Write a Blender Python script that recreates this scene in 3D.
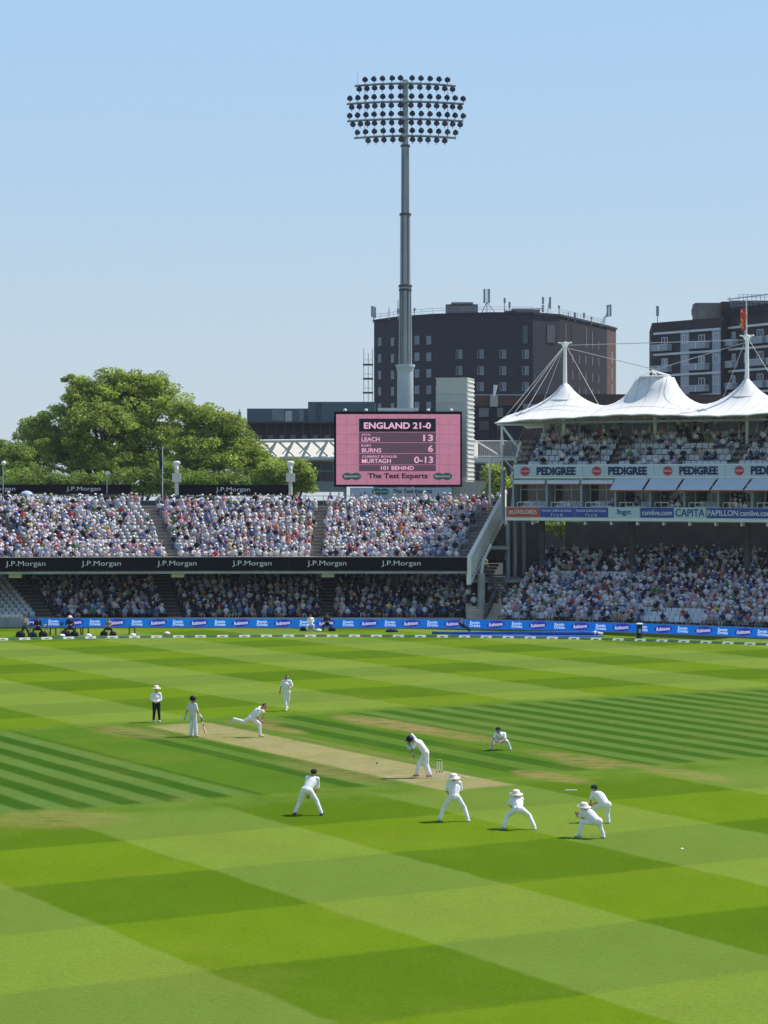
import bpy, math, random
import numpy as np
from mathutils import Vector, Matrix
from math import sin, cos, radians as R, pi, sqrt
random.seed(7)
rng = np.random.default_rng(11)
for _o in list(bpy.data.objects): bpy.data.objects.remove(_o)
SC = bpy.context.scene
COL = SC.collection

# ---------------------------------------------------------------- camera, sky, sun, exposure
F, H, HZ = 2300.0, 11.1, 487.0            # focal length in pixels, eye height, horizon row
cam = bpy.data.cameras.new('camera'); camo = bpy.data.objects.new('camera', cam); COL.objects.link(camo)
camo.location = (0, 0, H); camo.rotation_euler = (R(90), 0, 0)
cam.sensor_fit = 'VERTICAL'; cam.sensor_height = 36.0; cam.lens = 36.0*F/1024.0
cam.shift_y = (HZ-512)/1024.0
cam.clip_start = 0.5; cam.clip_end = 6000
SC.camera = camo
SUN_EL, SUN_AZ = R(55), R(68)             # azimuth clockwise from the view direction
w = bpy.data.worlds.new('World'); SC.world = w; w.use_nodes = True
nt = w.node_tree; sky = nt.nodes.new('ShaderNodeTexSky'); sky.sky_type = 'NISHITA'; sky.sun_disc = False
sky.sun_elevation = SUN_EL; sky.sun_rotation = SUN_AZ; sky.air_density = 1.0; sky.dust_density = 0.6; sky.ozone_density = 3.5; sky.altitude = 30
bg = nt.nodes['Background']; bg.inputs[1].default_value = 0.145
# pale summer haze low in the sky
_tc = nt.nodes.new('ShaderNodeTexCoord'); _sp = nt.nodes.new('ShaderNodeSeparateXYZ'); nt.links.new(_tc.outputs['Generated'], _sp.inputs[0])
_mr = nt.nodes.new('ShaderNodeMapRange'); _mr.interpolation_type = 'SMOOTHSTEP'; nt.links.new(_sp.outputs[2], _mr.inputs[0])
_mr.inputs[1].default_value = 0.18; _mr.inputs[2].default_value = 0.60; _mr.inputs[3].default_value = .92; _mr.inputs[4].default_value = 0.1
_cr = nt.nodes.new('ShaderNodeValToRGB'); nt.links.new(_sp.outputs[2], _cr.inputs[0]); _e = _cr.color_ramp.elements
for _k, (_p, _c) in enumerate(((0.0, (3.75,4.30,4.65)), (.07, (3.35,4.22,4.95)), (.14, (2.85,4.08,5.40)), (.21, (2.58,4.0,5.65)))):
    _q = _e[_k] if _k < 2 else _e.new(_p); _q.position = _p; _q.color = (_c[0]/6, _c[1]/6, _c[2]/6, 1)
_vs = nt.nodes.new('ShaderNodeVectorMath'); _vs.operation = 'SCALE'; _vs.inputs['Scale'].default_value = 6.0; nt.links.new(_cr.outputs[0], _vs.inputs[0])
_mx = nt.nodes.new('ShaderNodeMix'); _mx.data_type = 'RGBA'; nt.links.new(_mr.outputs[0], _mx.inputs[0]); nt.links.new(sky.outputs[0], _mx.inputs[6]); nt.links.new(_vs.outputs[0], _mx.inputs[7])
nt.links.new(_mx.outputs[2], bg.inputs[0])
sl = bpy.data.lights.new('sun', 'SUN'); sl.energy = 5.0; sl.angle = R(0.5); sl.color = (1, 0.955, 0.89)
so = bpy.data.objects.new('sun', sl); COL.objects.link(so); so.location = (60, 30, 90)
so.rotation_euler = Vector((sin(SUN_AZ)*cos(SUN_EL), cos(SUN_AZ)*cos(SUN_EL), sin(SUN_EL))).to_track_quat('Z', 'Y').to_euler()
SC.view_settings.view_transform = 'Standard'; SC.view_settings.look = 'None'
SC.view_settings.exposure = 0.10; SC.view_settings.gamma = 1.0

# ---------------------------------------------------------------- helpers
def P(px, py, Y): return Vector(((px-384)*Y/F, Y, H-(py-HZ)*Y/F))
def XG(px, Y): return (px-384)*Y/F
def ZG(py, Y): return H-(py-HZ)*Y/F
def GY(py): return F*H/(py-HZ)

MATS = {}
def mat(name, col, rough=0.7, metal=0.0, var=0.12, scale=3.0, emit=0.0, spec=0.3, bump=0.0):
    if name in MATS: return MATS[name]
    m = bpy.data.materials.new(name); m.use_nodes = True; n = m.node_tree.nodes; l = m.node_tree.links
    b = n['Principled BSDF']; b.inputs['Roughness'].default_value = rough; b.inputs['Metallic'].default_value = metal
    b.inputs['Specular IOR Level'].default_value = spec
    c = (*col, 1)
    if var > 0:
        tc = n.new('ShaderNodeTexCoord'); no = n.new('ShaderNodeTexNoise'); no.inputs['Scale'].default_value = scale
        no.inputs['Detail'].default_value = 5; l.new(tc.outputs['Object'], no.inputs['Vector'])
        mr = n.new('ShaderNodeMapRange'); mr.inputs['From Min'].default_value = .3; mr.inputs['From Max'].default_value = .7
        mr.inputs['To Min'].default_value = 1-var; mr.inputs['To Max'].default_value = 1+var
        l.new(no.outputs['Fac'], mr.inputs['Value'])
        vm = n.new('ShaderNodeVectorMath'); vm.operation = 'SCALE'; vm.inputs[0].default_value = col
        l.new(mr.outputs[0], vm.inputs['Scale']); l.new(vm.outputs[0], b.inputs['Base Color'])
        if bump:
            bp = n.new('ShaderNodeBump'); bp.inputs['Strength'].default_value = bump; l.new(no.outputs['Fac'], bp.inputs['Height']); l.new(bp.outputs[0], b.inputs['Normal'])
    else: b.inputs['Base Color'].default_value = c
    if emit: b.inputs['Emission Color'].default_value = c; b.inputs['Emission Strength'].default_value = emit
    m.diffuse_color = c
    MATS[name] = m; return m

def attr_mat(name, rough=0.85, transl=0.0, spec=0.15):
    m = bpy.data.materials.new(name); m.use_nodes = True; n = m.node_tree.nodes; l = m.node_tree.links
    b = n['Principled BSDF']; b.inputs['Roughness'].default_value = rough; b.inputs['Specular IOR Level'].default_value = spec
    a = n.new('ShaderNodeAttribute'); a.attribute_name = 'Col'; l.new(a.outputs['Color'], b.inputs['Base Color'])
    if transl:
        t = n.new('ShaderNodeBsdfTranslucent'); l.new(a.outputs['Color'], t.inputs['Color'])
        mx = n.new('ShaderNodeMixShader'); mx.inputs[0].default_value = transl
        l.new(b.outputs[0], mx.inputs[1]); l.new(t.outputs[0], mx.inputs[2])
        l.new(mx.outputs[0], n['Material Output'].inputs['Surface'])
    MATS[name] = m; return m

def inv_of(parent):
    if parent is None: return Matrix.Identity(4)
    return parent.get('_m') and Matrix(parent['_m']) or (Matrix.Translation(parent.location) @ Matrix.Rotation(parent.rotation_euler.z, 4, 'Z'))

def world_m(o):
    m = Matrix.Translation(o.location) @ Matrix.Rotation(o.rotation_euler.z, 4, 'Z')
    return world_m(o.parent) @ m if o.parent else m

class MB:
    """collects solids in world coordinates; build() links them as ONE mesh object"""
    def __init__(s): s.v = []; s.f = []; s.m = []
    def add(s, verts, faces, mi=0):
        k = len(s.v); s.v += [tuple(v) for v in verts]; s.f += [tuple(i+k for i in f) for f in faces]; s.m += [mi]*len(faces); return s
    def box(s, c, d, rz=0, mi=0, rx=0):
        x, y, z = d[0]/2, d[1]/2, d[2]/2
        M = Matrix.Translation(c) @ Matrix.Rotation(rz, 4, 'Z') @ Matrix.Rotation(rx, 4, 'X')
        vs = [M @ Vector(p) for p in [(-x,-y,-z),(x,-y,-z),(x,y,-z),(-x,y,-z),(-x,-y,z),(x,-y,z),(x,y,z),(-x,y,z)]]
        return s.add(vs, [(0,3,2,1),(4,5,6,7),(0,1,5,4),(1,2,6,5),(2,3,7,6),(3,0,4,7)], mi)
    def tube(s, pts, rad, n=8, mi=0, cap=True):
        pts = [Vector(p) for p in pts]
        if not hasattr(rad, '__len__'): rad = [rad]*len(pts)
        vs = []; fs = []
        for i, p in enumerate(pts):
            t = (pts[min(i+1, len(pts)-1)]-pts[max(i-1, 0)]).normalized()
            a = t.cross(Vector((0, 1, 0)))
            if a.length < .2: a = t.cross(Vector((1, 0, 0)))
            a.normalize(); b = t.cross(a)
            for k in range(n):
                q = 2*pi*k/n; vs.append(p + (a*cos(q)+b*sin(q))*rad[i])
        for i in range(len(pts)-1):
            for k in range(n):
                k2 = (k+1) % n; fs.append((i*n+k, i*n+k2, (i+1)*n+k2, (i+1)*n+k))
        if cap: fs.append(tuple(range(n))[::-1]); fs.append(tuple((len(pts)-1)*n+k for k in range(n)))
        return s.add(vs, fs, mi)
    def sweep(s, prof, fn, us, mi=0, closed=True, caps=True):
        """prof = [(d, z)], fn(u, d) -> (x, y)"""
        n = len(prof); vs = []; fs = []
        for u in us:
            for d, z in prof: x, y = fn(u, d); vs.append((x, y, z))
        for i in range(len(us)-1):
            for k in range(n if closed else n-1):
                k2 = (k+1) % n; fs.append((i*n+k, (i+1)*n+k, (i+1)*n+k2, i*n+k2))
        if closed and caps: fs.append(tuple(range(n))); fs.append(tuple((len(us)-1)*n+k for k in range(n))[::-1])
        return s.add(vs, fs, mi)
    def lathe(s, prof, c, n=16, mi=0, M=None):
        vs = []; fs = []; M = M or Matrix.Identity(4)
        for r, z in prof:
            for k in range(n): q = 2*pi*k/n; vs.append(Vector(c) + (M @ Vector((r*cos(q), r*sin(q), z))))
        for i in range(len(prof)-1):
            for k in range(n): k2 = (k+1) % n; fs.append((i*n+k, i*n+k2, (i+1)*n+k2, (i+1)*n+k))
        fs.append(tuple(range(n))[::-1]); fs.append(tuple((len(prof)-1)*n+k for k in range(n)))
        return s.add(vs, fs, mi)
    def prism(s, poly, axis_pt, thick, rz=0, mi=0):
        """outline poly [(x,z)] in a vertical plane through axis_pt, thickness along local +y"""
        n = len(poly); M = Matrix.Translation(axis_pt) @ Matrix.Rotation(rz, 4, 'Z')
        vs = [M @ Vector((x, 0, z)) for x, z in poly] + [M @ Vector((x, thick, z)) for x, z in poly]
        fs = [tuple(range(n)), tuple(range(n, 2*n))[::-1]] + [(i, i+n, (i+1) % n + n, (i+1) % n) for i in range(n)]
        return s.add(vs, fs, mi)
    def build(s, name, mats, parent=None, origin=None, smooth=False):
        me = bpy.data.meshes.new(name); o = bpy.data.objects.new(name, me); COL.objects.link(o)
        if parent is not None:
            o.parent = parent; I = world_m(parent).inverted()
            if origin is not None: o.location = I @ Vector(origin)
            I = world_m(o).inverted()
        else:
            if origin is None:
                a = np.array(s.v); origin = (float(a[:,0].mean()), float(a[:,1].mean()), float(a[:,2].min()))
            o.location = origin; I = Matrix.Translation(Vector(origin)).inverted()
        me.from_pydata([tuple(I @ Vector(v)) for v in s.v], [], s.f)
        if not isinstance(mats, (list, tuple)): mats = [mats]
        for m in mats: me.materials.append(m)
        if len(mats) > 1: me.polygons.foreach_set('material_index', s.m)
        if smooth: me.polygons.foreach_set('use_smooth', [True]*len(me.polygons))
        return o

def tag(o, label=None, cat=None, group=None, kind=None):
    if label: o['label'] = label
    if cat: o['category'] = cat
    if group: o['group'] = group
    if kind: o['kind'] = kind
    return o
def thing(name, loc, label, cat, group=None, rz=0):
    o = bpy.data.objects.new(name, None); COL.objects.link(o); o.location = loc; o.rotation_euler = (0, 0, rz); o.empty_display_size = .3
    return tag(o, label, cat, group)
def copy_tree(o, parent=None):
    c = o.copy(); COL.objects.link(c); c.parent = parent
    for ch in list(o.children): copy_tree(ch, c)
    return c
def ordn(n):
    s = {1:'first',2:'second',3:'third',4:'fourth',5:'fifth',6:'sixth',7:'seventh',8:'eighth',9:'ninth',10:'tenth'}
    if n in s: return s[n]
    return '%d%s' % (n, 'th' if 10 <= n % 100 <= 20 else {1:'st',2:'nd',3:'rd'}.get(n % 10, 'th'))

_tc = {}
def text_mesh(body, bold=0.0, shear=0.0, space=1.0):
    k = (body, bold, shear, space)
    if k in _tc: return _tc[k]
    cu = bpy.data.curves.new('lettering', 'FONT'); cu.body = body; cu.align_x = 'CENTER'; cu.align_y = 'CENTER'
    cu.offset = bold; cu.shear = shear; cu.extrude = 0.5; cu.resolution_u = 3; cu.space_character = space; cu.space_line = .8
    o = bpy.data.objects.new('tmp', cu); COL.objects.link(o); bpy.context.view_layer.update()
    me = bpy.data.meshes.new_from_object(o.evaluated_get(bpy.context.evaluated_depsgraph_get()))
    bpy.data.objects.remove(o)
    v = np.array([x.co[:] for x in me.vertices]); f = [tuple(p.vertices) for p in me.polygons]
    lo, hi = v.min(0), v.max(0); v = (v-(lo+hi)/2)/(hi-lo)
    _tc[k] = (v, f); bpy.data.meshes.remove(me); return _tc[k]
def text(body, c, wd, ht, rz, m, parent, bold=0.0, shear=0.0, depth=.03, roll=0.0, name='lettering', space=1.0):
    v, f = text_mesh(body, bold, shear, space); b = MB()
    M = Matrix.Translation(c) @ Matrix.Rotation(rz, 4, 'Z') @ Matrix.Rotation(roll, 4, 'Y')
    b.add([M @ Vector((p[0]*wd, -p[2]*depth, p[1]*ht)) for p in v], f)
    return b.build(name, m, parent, origin=c)
def ellipse_poly(a, b, n=20, tilt=0): return [(a*cos(2*pi*k/n)*cos(tilt)-b*sin(2*pi*k/n)*sin(tilt), a*cos(2*pi*k/n)*sin(tilt)+b*sin(2*pi*k/n)*cos(tilt)) for k in range(n)]

# ---------------------------------------------------------------- materials
CONC = mat('concrete', (.36,.35,.32), .85, scale=.8, var=.18)
DCONC = mat('shade_dark_concrete', (.09,.088,.084), .9, scale=.8, var=.2)  # concrete of the covered parts, their shade put into its colour
STEP = mat('stair_concrete', (.26,.22,.18), .9, scale=1.2, var=.2)
WHITE = mat('white_paint', (.78,.78,.76), .45, scale=.6, var=.05)
CREAM = mat('cream_paint', (.66,.65,.57), .5, scale=.6, var=.06)
LCREAM = mat('light_cream_paint', (.84,.81,.70), .5, scale=.6, var=.06)
GREYM = mat('grey_steel', (.30,.33,.36), .5, .2, scale=.5, var=.08)
DGREY = mat('dark_grey_metal', (.07,.075,.085), .5, scale=.7, var=.12)
BLACK = mat('black_banner', (.010,.010,.014), .9, scale=.4, var=.15, spec=.05)
LETW = mat('white_lettering', (.8,.8,.8), .6, var=0)
NAVYL = mat('navy_lettering', (.015,.02,.10), .6, var=0)
GLASS = mat('dark_glass', (.025,.032,.04), .08, scale=.9, var=.5, spec=.6, bump=.05)
SEATW = mat('white_plastic_seat', (.62,.65,.68), .45, var=.05)
SEATG = mat('grey_plastic_seat', (.33,.34,.35), .5, var=.08)

# ---------------------------------------------------------------- GROUND (turf with its mown pattern)
def ground_material():
    m = bpy.data.materials.new('mown_turf'); m.use_nodes = True; nt = m.node_tree; N = nt.nodes; L = nt.links
    b = N['Principled BSDF']; b.inputs['Roughness'].default_value = 1.0; b.inputs['Specular IOR Level'].default_value = 0.0
    def val(x):
        return x
    def mth(op, *a):
        n = N.new('ShaderNodeMath'); n.operation = op
        for i, x in enumerate(a):
            if isinstance(x, (int, float)): n.inputs[i].default_value = x
            else: L.new(x, n.inputs[i])
        return n.outputs[0]
    geo = N.new('ShaderNodeNewGeometry'); sep = N.new('ShaderNodeSeparateXYZ'); L.new(geo.outputs['Position'], sep.inputs[0])
    X, Y = sep.outputs[0], sep.outputs[1]
    def noise(scale, detail=4, rough=.6, sx=1, sy=1, rot=None):
        mp = N.new('ShaderNodeMapping'); L.new(geo.outputs['Position'], mp.inputs[0])
        if rot is not None: mp.inputs['Rotation'].default_value = (0, 0, rot)
        mp.inputs['Scale'].default_value = (sx, sy, 1)
        n = N.new('ShaderNodeTexNoise'); n.inputs['Scale'].default_value = scale; n.inputs['Detail'].default_value = detail
        n.inputs['Roughness'].default_value = rough; L.new(mp.outputs[0], n.inputs[0]); return n.outputs[0]
    def sstep(x, a, c):
        n = N.new('ShaderNodeMapRange'); n.interpolation_type = 'SMOOTHSTEP'; L.new(x, n.inputs[0])
        n.inputs[1].default_value = a; n.inputs[2].default_value = c; return n.outputs[0]
    def mix(f, a, c):
        n = N.new('ShaderNodeMix'); n.data_type = 'RGBA'; 
        if isinstance(f, (int, float)): n.inputs[0].default_value = f
        else: L.new(f, n.inputs[0])
        for i, x in ((6, a), (7, c)):
            if isinstance(x, tuple): n.inputs[i].default_value = (*x, 1)
            else: L.new(x, n.inputs[i])
        return n.outputs[2]
    wob = noise(.35, 3); wob2 = noise(1.6, 3)
    wobble = mth('ADD', mth('MULTIPLY', mth('SUBTRACT', wob, .5), .45), mth('MULTIPLY', mth('SUBTRACT', wob2, .5), .22))
    A = R(-60); ca, sa = cos(A), sin(A)
    u0 = mth('ADD', mth('MULTIPLY', X, ca), mth('MULTIPLY', Y, sa)); v0 = mth('ADD', mth('MULTIPLY', X, -sa), mth('MULTIPLY', Y, ca))
    u = mth('ADD', u0, wobble); v = mth('ADD', v0, wobble)
    def tri(x, x0, wd, soft):      # 0/1 bands of width wd, edge at x0, 1 just above x0
        q = mth('PINGPONG', mth('SUBTRACT', x, x0-wd/2), wd)      # 0 at centre below .. wd
        return sstep(q, wd/2-soft, wd/2+soft)
    bv = tri(v, 29.0, 6.1, .12)        # 1 = pale band
    bu = tri(u, -60.3, 6.3, .20)       # 1 = dark cross band
    sat_b, sat_d = (.110,.182,.008), (.075,.138,.007)
    pal_b, pal_d = (.146,.214,.029), (.120,.184,.028)
    field = mix(bv, mix(bu, sat_b, sat_d), mix(bu, pal_b, pal_d))
    # table of pitches: narrow stripes
    GM, GD, GL = (.072,.142,.012), (.034,.090,.009), (.090,.156,.030)
    vs_ = mth('ADD', v0, mth('MULTIPLY', mth('SUBTRACT', wob, .5), .16)); vs_ = mth('ADD', vs_, mth('MULTIPLY', mth('SUBTRACT', wob2, .5), .10))
    def band(a, c, s=.1): return mth('MULTIPLY', sstep(vs_, a-s, a+s), mth('SUBTRACT', 1.0, sstep(vs_, c-s, c+s)))
    t1 = tri(vs_, 36.55, 0.875, .14)    # below 36.5 : dark 35.7-36.55 ...
    t2 = tri(vs_, 56.5, 0.97, .17)
    fade_n = noise(.5, 3)
    lowside = mth('SUBTRACT', 1.0, sstep(vs_, 37.3, 37.5)); hiside = sstep(vs_, 54.9, 55.4)
    sq = mix(lowside, GM, mix(mth('SUBTRACT', 1.0, t1), GL, GD))
    sq = mix(hiside, sq, mix(t2, GL, mix(.35, GD, (.044,.108,.008))))
    for (a, c, k, col) in ((37.5,37.8,.7,GD),(41.3,42.15,.85,GD),(42.2,42.9,.6,GL),(42.95,43.6,.6,GD),(47.2,48.0,.4,GL),(48.9,50.0,.8,GD),(50.05,51.1,.5,GL),(51.15,52.2,.85,GD)):
        sq = mix(mth('MULTIPLY', band(a, c), k), sq, col)
    # dry, worn strips of older pitches
    dry = noise(.9, 6, .7, 1, 3.2, R(60)); straw = (.27,.19,.085)
    def patch(uc, vc, ru, rv, k):
        du = mth('DIVIDE', mth('SUBTRACT', u0, uc), ru); dv = mth('DIVIDE', mth('SUBTRACT', v0, vc), rv)
        r2 = mth('ADD', mth('MULTIPLY', du, du), mth('MULTIPLY', dv, dv))
        return mth('MULTIPLY', mth('SUBTRACT', 1.0, sstep(r2, .15, 1.25)), mth('MULTIPLY', sstep(dry, .36, .58), k))
    for q in ((-93.5,54.0,5.0,1.5,.9),(-88,54.2,5,1.2,.7),(-76,53.8,6.0,1.3,.62),(-71.5,54.6,4.0,1.0,.45),(-84,47.7,8,.5,.3),(-80,43.3,6,.5,.25),(-73,49.6,2.6,1.0,.75),(-75,52.8,2.0,.8,.35),(-96,42.2,3.5,1.6,.55),(-97.5,49,3,1.5,.45),(-73.5,40.2,1.8,.9,.35),(-72,29.0,2.8,2.0,.65),(-72.5,21.5,3.5,1.4,.75),(-94,48.6,3.0,.7,.8),(-78,43.0,5,1.2,.4),(-73.8,34.6,1.2,.5,.4)):
        sq = mix(patch(*q), sq, straw)
    # used pitch
    strw = noise(3, 5, .65, 1, 2.5, R(60))
    pcol = mix(sstep(strw, .3, .7), (.255,.222,.100), (.305,.262,.122))
    pcol = mix(mth('MULTIPLY', sstep(noise(.4, 4), .45, .7), .35), pcol, (.17,.19,.055))
    vp = mth('ADD', v0, mth('MULTIPLY', mth('SUBTRACT', noise(2.5, 6, .7), .5), .45))
    pm = mth('MULTIPLY', sstep(vp, 43.70, 44.12), mth('SUBTRACT', 1.0, sstep(vp, 46.85, 47.25)))
    pm = mth('MULTIPLY', pm, mth('MULTIPLY', sstep(u, -98.6, -97.4), mth('SUBTRACT', 1.0, sstep(u, -72.2, -71.4))))
    sq = mix(mth('MULTIPLY', pm, mth('ADD', .80, mth('MULTIPLY', sstep(noise(.7, 6, .7), .35, .6), .18))), sq, pcol)
    insq = mth('MULTIPLY', sstep(u, -99.6, -98.2), mth('SUBTRACT', 1.0, sstep(u, -74.6, -73.6)))
    far = (.125,.265,.030)
    edge = mth('MULTIPLY', sstep(u, -101.2, -99.3), mth('SUBTRACT', 1.0, sstep(u, -73.2, -70.2)))
    near = mix(sstep(noise(.6, 4), .35, .65), (.072,.140,.012), (.105,.172,.024))
    col = mix(mth('MULTIPLY', edge, .85), field, near)
    col = mix(insq, col, sq)
    pm2 = mth('MULTIPLY', pm, mth('SUBTRACT', 1.0, insq)); col = mix(mth('MULTIPLY', pm2, .9), col, pcol)
    for q in ((-72,29.0,2.4,2.6,.5),(-72.5,21.5,3.0,1.4,.7),(-73,49.6,2.6,1.0,.7),(-71.5,54.6,3.5,1.0,.45)): col = mix(patch(*q), col, straw)
    # beyond the rope, plain brighter grass; far away, rough ground
    # yellower, drier drifts and darker tufts
    col = mix(mth('MULTIPLY', sstep(noise(.13, 5, .7), .48, .72), .30), col, (.165,.185,.030))
    col = mix(mth('MULTIPLY', sstep(noise(2.2, 6, .75), .56, .74), .22), col, (.060,.105,.012))
    # fine variation
    n1 = noise(5.0, 6, .75); n2 = noise(.22, 4); n3 = noise(1.1, 3, .6, 1, .35, R(60)); n4 = noise(9, 5, .85)
    k = mth('ADD', mth('ADD', mth('MULTIPLY', n1, .46), mth('MULTIPLY', n2, .26)), mth('ADD', mth('MULTIPLY', n3, .16), mth('MULTIPLY', n4, 1.0)))
    k = mth('ADD', .06, k)
    vm = N.new('ShaderNodeVectorMath'); vm.operation = 'SCALE'; L.new(col, vm.inputs[0]); L.new(k, vm.inputs['Scale'])
    L.new(vm.outputs[0], b.inputs['Base Color'])
    bp = N.new('ShaderNodeBump'); bp.inputs['Strength'].default_value = .4; bp.inputs['Distance'].default_value = .04; L.new(n4, bp.inputs['Height']); L.new(bp.outputs[0], b.inputs['Normal'])
    return m
TURF = ground_material()
def sheet(name, pts, z, m):
    b = MB(); b.add([(x, y, z) for x, y in pts], [tuple(range(len(pts)))]); o = b.build(name, m, origin=(0, 0, z)); return tag(o, kind='structure')
sheet('playing_field', [(-90, 5), (90, 5), (90, 215), (-90, 215)], 0.0, TURF)
sheet('ground', [(-900, -100), (900, -100), (900, 1500), (-900, 1500)], -0.02, mat('asphalt_ground', (.09,.09,.085), .9, scale=.3, var=.3))

hz_ = MB().box((0, 700, 29.5), (1820, 1620, 61)); hm = bpy.data.materials.new('summer_haze'); hm.use_nodes = True; _n = hm.node_tree.nodes; _n.remove(_n['Principled BSDF'])
_v = _n.new('ShaderNodeVolumePrincipled'); _v.inputs['Color'].default_value = (.80,.88,1,1); _v.inputs['Density'].default_value = .00010; _v.inputs['Anisotropy'].default_value = .2
hm.node_tree.links.new(_v.outputs[0], _n['Material Output'].inputs['Volume']); tag(hz_.build('haze', hm), kind='stuff')

# ---------------------------------------------------------------- stand geometry frames
K = .0022
def LU(s, d): return (s + d*.022*(s+5.3), 182.8 - K*(s+5.3)**2 + d)      # left stand, upper deck
def LL(s, d): return (s + d*.020*(s+5.3), 183.9 - K*.5*(s+5.3)**2 + d)   # left stand, lower tier
C2 = (-10.4, 121.2)
def RG_(phi, r): return (C2[0] + r*sin(R(phi)), C2[1] + r*cos(R(phi)))    # right stand at ground level, degrees and radius
def RP(phi, r): return RG_(phi, r-3.0)                                     # its overhanging upper floors
def phi_of(px, r, fn=None):
    fn = fn or RP
    a, b = 5., 60.
    for _ in range(40):
        m_ = (a+b)/2; x, y = fn(m_, r)
        if 384+x*F/y < px: a = m_
        else: b = m_
    return (a+b)/2
def frange(a, b, n): return [a+(b-a)*i/n for i in range(n+1)]
def proj(x, y, z): return 384+x*F/y, HZ-(z-H)*F/y

# ---------------------------------------------------------------- body shapes (remeshed tapered limbs = one continuous surface)
def _capsule(a, b, ra, rb, n=10):
    a, b = Vector(a), Vector(b); t = b-a; L_ = max(t.length, 1e-4); t = t/L_ if L_ > 1e-3 else Vector((0,0,1))
    q = t.to_track_quat('Z', 'Y').to_matrix(); vs = []; fs = []
    prof = [(ra*sin(e), -ra*cos(e)) for e in (0.02, .6, 1.15, pi/2)] + [(rb*sin(e), L_+rb*cos(e)) for e in (pi/2, 1.15, .6, .02)]
    for r, z in prof:
        for k in range(n): vs.append(a + q @ Vector((r*cos(2*pi*k/n), r*sin(2*pi*k/n), z)))
    for i in range(len(prof)-1):
        for k in range(n): k2 = (k+1) % n; fs.append((i*n+k, i*n+k2, (i+1)*n+k2, (i+1)*n+k))
    fs.append(tuple(range(n))[::-1]); fs.append(tuple((len(prof)-1)*n+k for k in range(n)))
    return vs, fs
def fuse(prims, voxel, decimate=0):
    """prims: list of (tag, a, b, ra, rb). returns verts, faces, tag per face"""
    vs = []; fs = []
    for p in prims:
        v, f = _capsule(*p[1:5]); k = len(vs); vs += [tuple(x) for x in v]; fs += [tuple(i+k for i in q) for q in f]
    me = bpy.data.meshes.new('t'); me.from_pydata(vs, [], fs); o = bpy.data.objects.new('t', me); COL.objects.link(o)
    md = o.modifiers.new('r', 'REMESH'); md.mode = 'VOXEL'; md.voxel_size = voxel
    ms = o.modifiers.new('s', 'SMOOTH'); ms.factor = .5; ms.iterations = 3
    if decimate: dm = o.modifiers.new('d', 'DECIMATE'); dm.ratio = decimate
    bpy.context.view_layer.update()
    m2 = bpy.data.meshes.new_from_object(o.evaluated_get(bpy.context.evaluated_depsgraph_get()))
    V = np.array([x.co[:] for x in m2.vertices]); Fc = [tuple(p.vertices) for p in m2.polygons]
    cen = np.array([V[list(f)].mean(0) for f in Fc])
    best = np.full(len(Fc), 1e9); who = np.zeros(len(Fc), int)
    for i, p in enumerate(prims):
        a, b, ra, rb = np.array(p[1]), np.array(p[2]), p[3], p[4]; ab = b-a
        t = np.clip(((cen-a)@ab)/max(ab@ab, 1e-8), 0, 1); d = np.linalg.norm(cen-(a+t[:,None]*ab), axis=1)-(ra+(rb-ra)*t)
        k = d < best; best[k] = d[k]; who[k] = i
    tags = [prims[i][0] for i in who]
    bpy.data.objects.remove(o); bpy.data.meshes.remove(me); bpy.data.meshes.remove(m2)
    return V, Fc, tags, cen

# ---------------------------------------------------------------- spectators
PEOPLE = attr_mat('clothes_and_skin', .9)
def seated_prims(lean=0, arm=0, twist=0):
    L_ = lean; p = [('trousers',(0,.02,.52),(0,.0,.62),.16,.155),('shirt',(0,.0,.66),(L_*.5,-.06+arm*.01,.95),.135,.145),
        ('shirt',(-.12+L_*.5,-.05,1.0),(.12+L_*.5,-.05,1.0),.065,.065),('skin',(L_*.6,-.06,1.02),(L_*.8,-.08,1.14),.05,.05),
        ('skin',(L_*.8,-.10,1.2),(L_*.8,-.08,1.25),.086,.092)]
    for s in (-1, 1):
        p += [('trousers',(s*.09,0,.52),(s*.13,-.42,.53),.095,.07),('trousers',(s*.13,-.42,.53),(s*.12,-.42,.12),.065,.045),('shoe',(s*.12,-.42,.05),(s*.13,-.56,.04),.045,.04)]
        sh = (s*.19+L_*.5,-.05,.98)
        el = (s*.27+L_*.4,-.14,.74) if arm == 0 else (s*.26+L_*.4,-.22,.80)
        ha = (s*.10,-.36,.66) if arm == 0 else ((s*.09,-.30,1.02) if s > 0 else (s*.12,-.38,.64))
        mi_ = tuple((a_+b_)/2 for a_, b_ in zip(sh, el)); p += [('shirt',sh,mi_,.06,.052),('skin',mi_,el,.046,.043),('skin',el,ha,.042,.035),('skin',ha,(ha[0],ha[1]-.06,ha[2]),.04,.035)]
    return p
def standing_prims(arm=0):
    p = [('trousers',(0,0,.92),(0,0,1.02),.15,.14),('shirt',(0,0,1.08),(0,0,1.36),.14,.16),('shirt',(-.13,0,1.42),(.13,0,1.42),.075,.075),
        ('skin',(0,0,1.45),(0,0,1.55),.05,.05),('skin',(0,-.02,1.63),(0,0,1.68),.095,.10)]
    for s in (-1, 1):
        p += [('trousers',(s*.09,0,.9),(s*.11,-.02,.5),.095,.065),('trousers',(s*.11,-.02,.5),(s*.11,.02,.1),.06,.045),('shoe',(s*.11,.02,.05),(s*.13,-.14,.04),.045,.04)]
        el = (s*.27,.02,1.12); ha = (s*.25,-.1,.88) if arm == 0 else (s*.08,-.24,1.12)
        p += [('shirt',(s*.19,0,1.4),el,.06,.05),('skin',el,ha,.042,.035),('skin',ha,(ha[0],ha[1]-.05,ha[2]-.03),.04,.035)]
    return p
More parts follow.
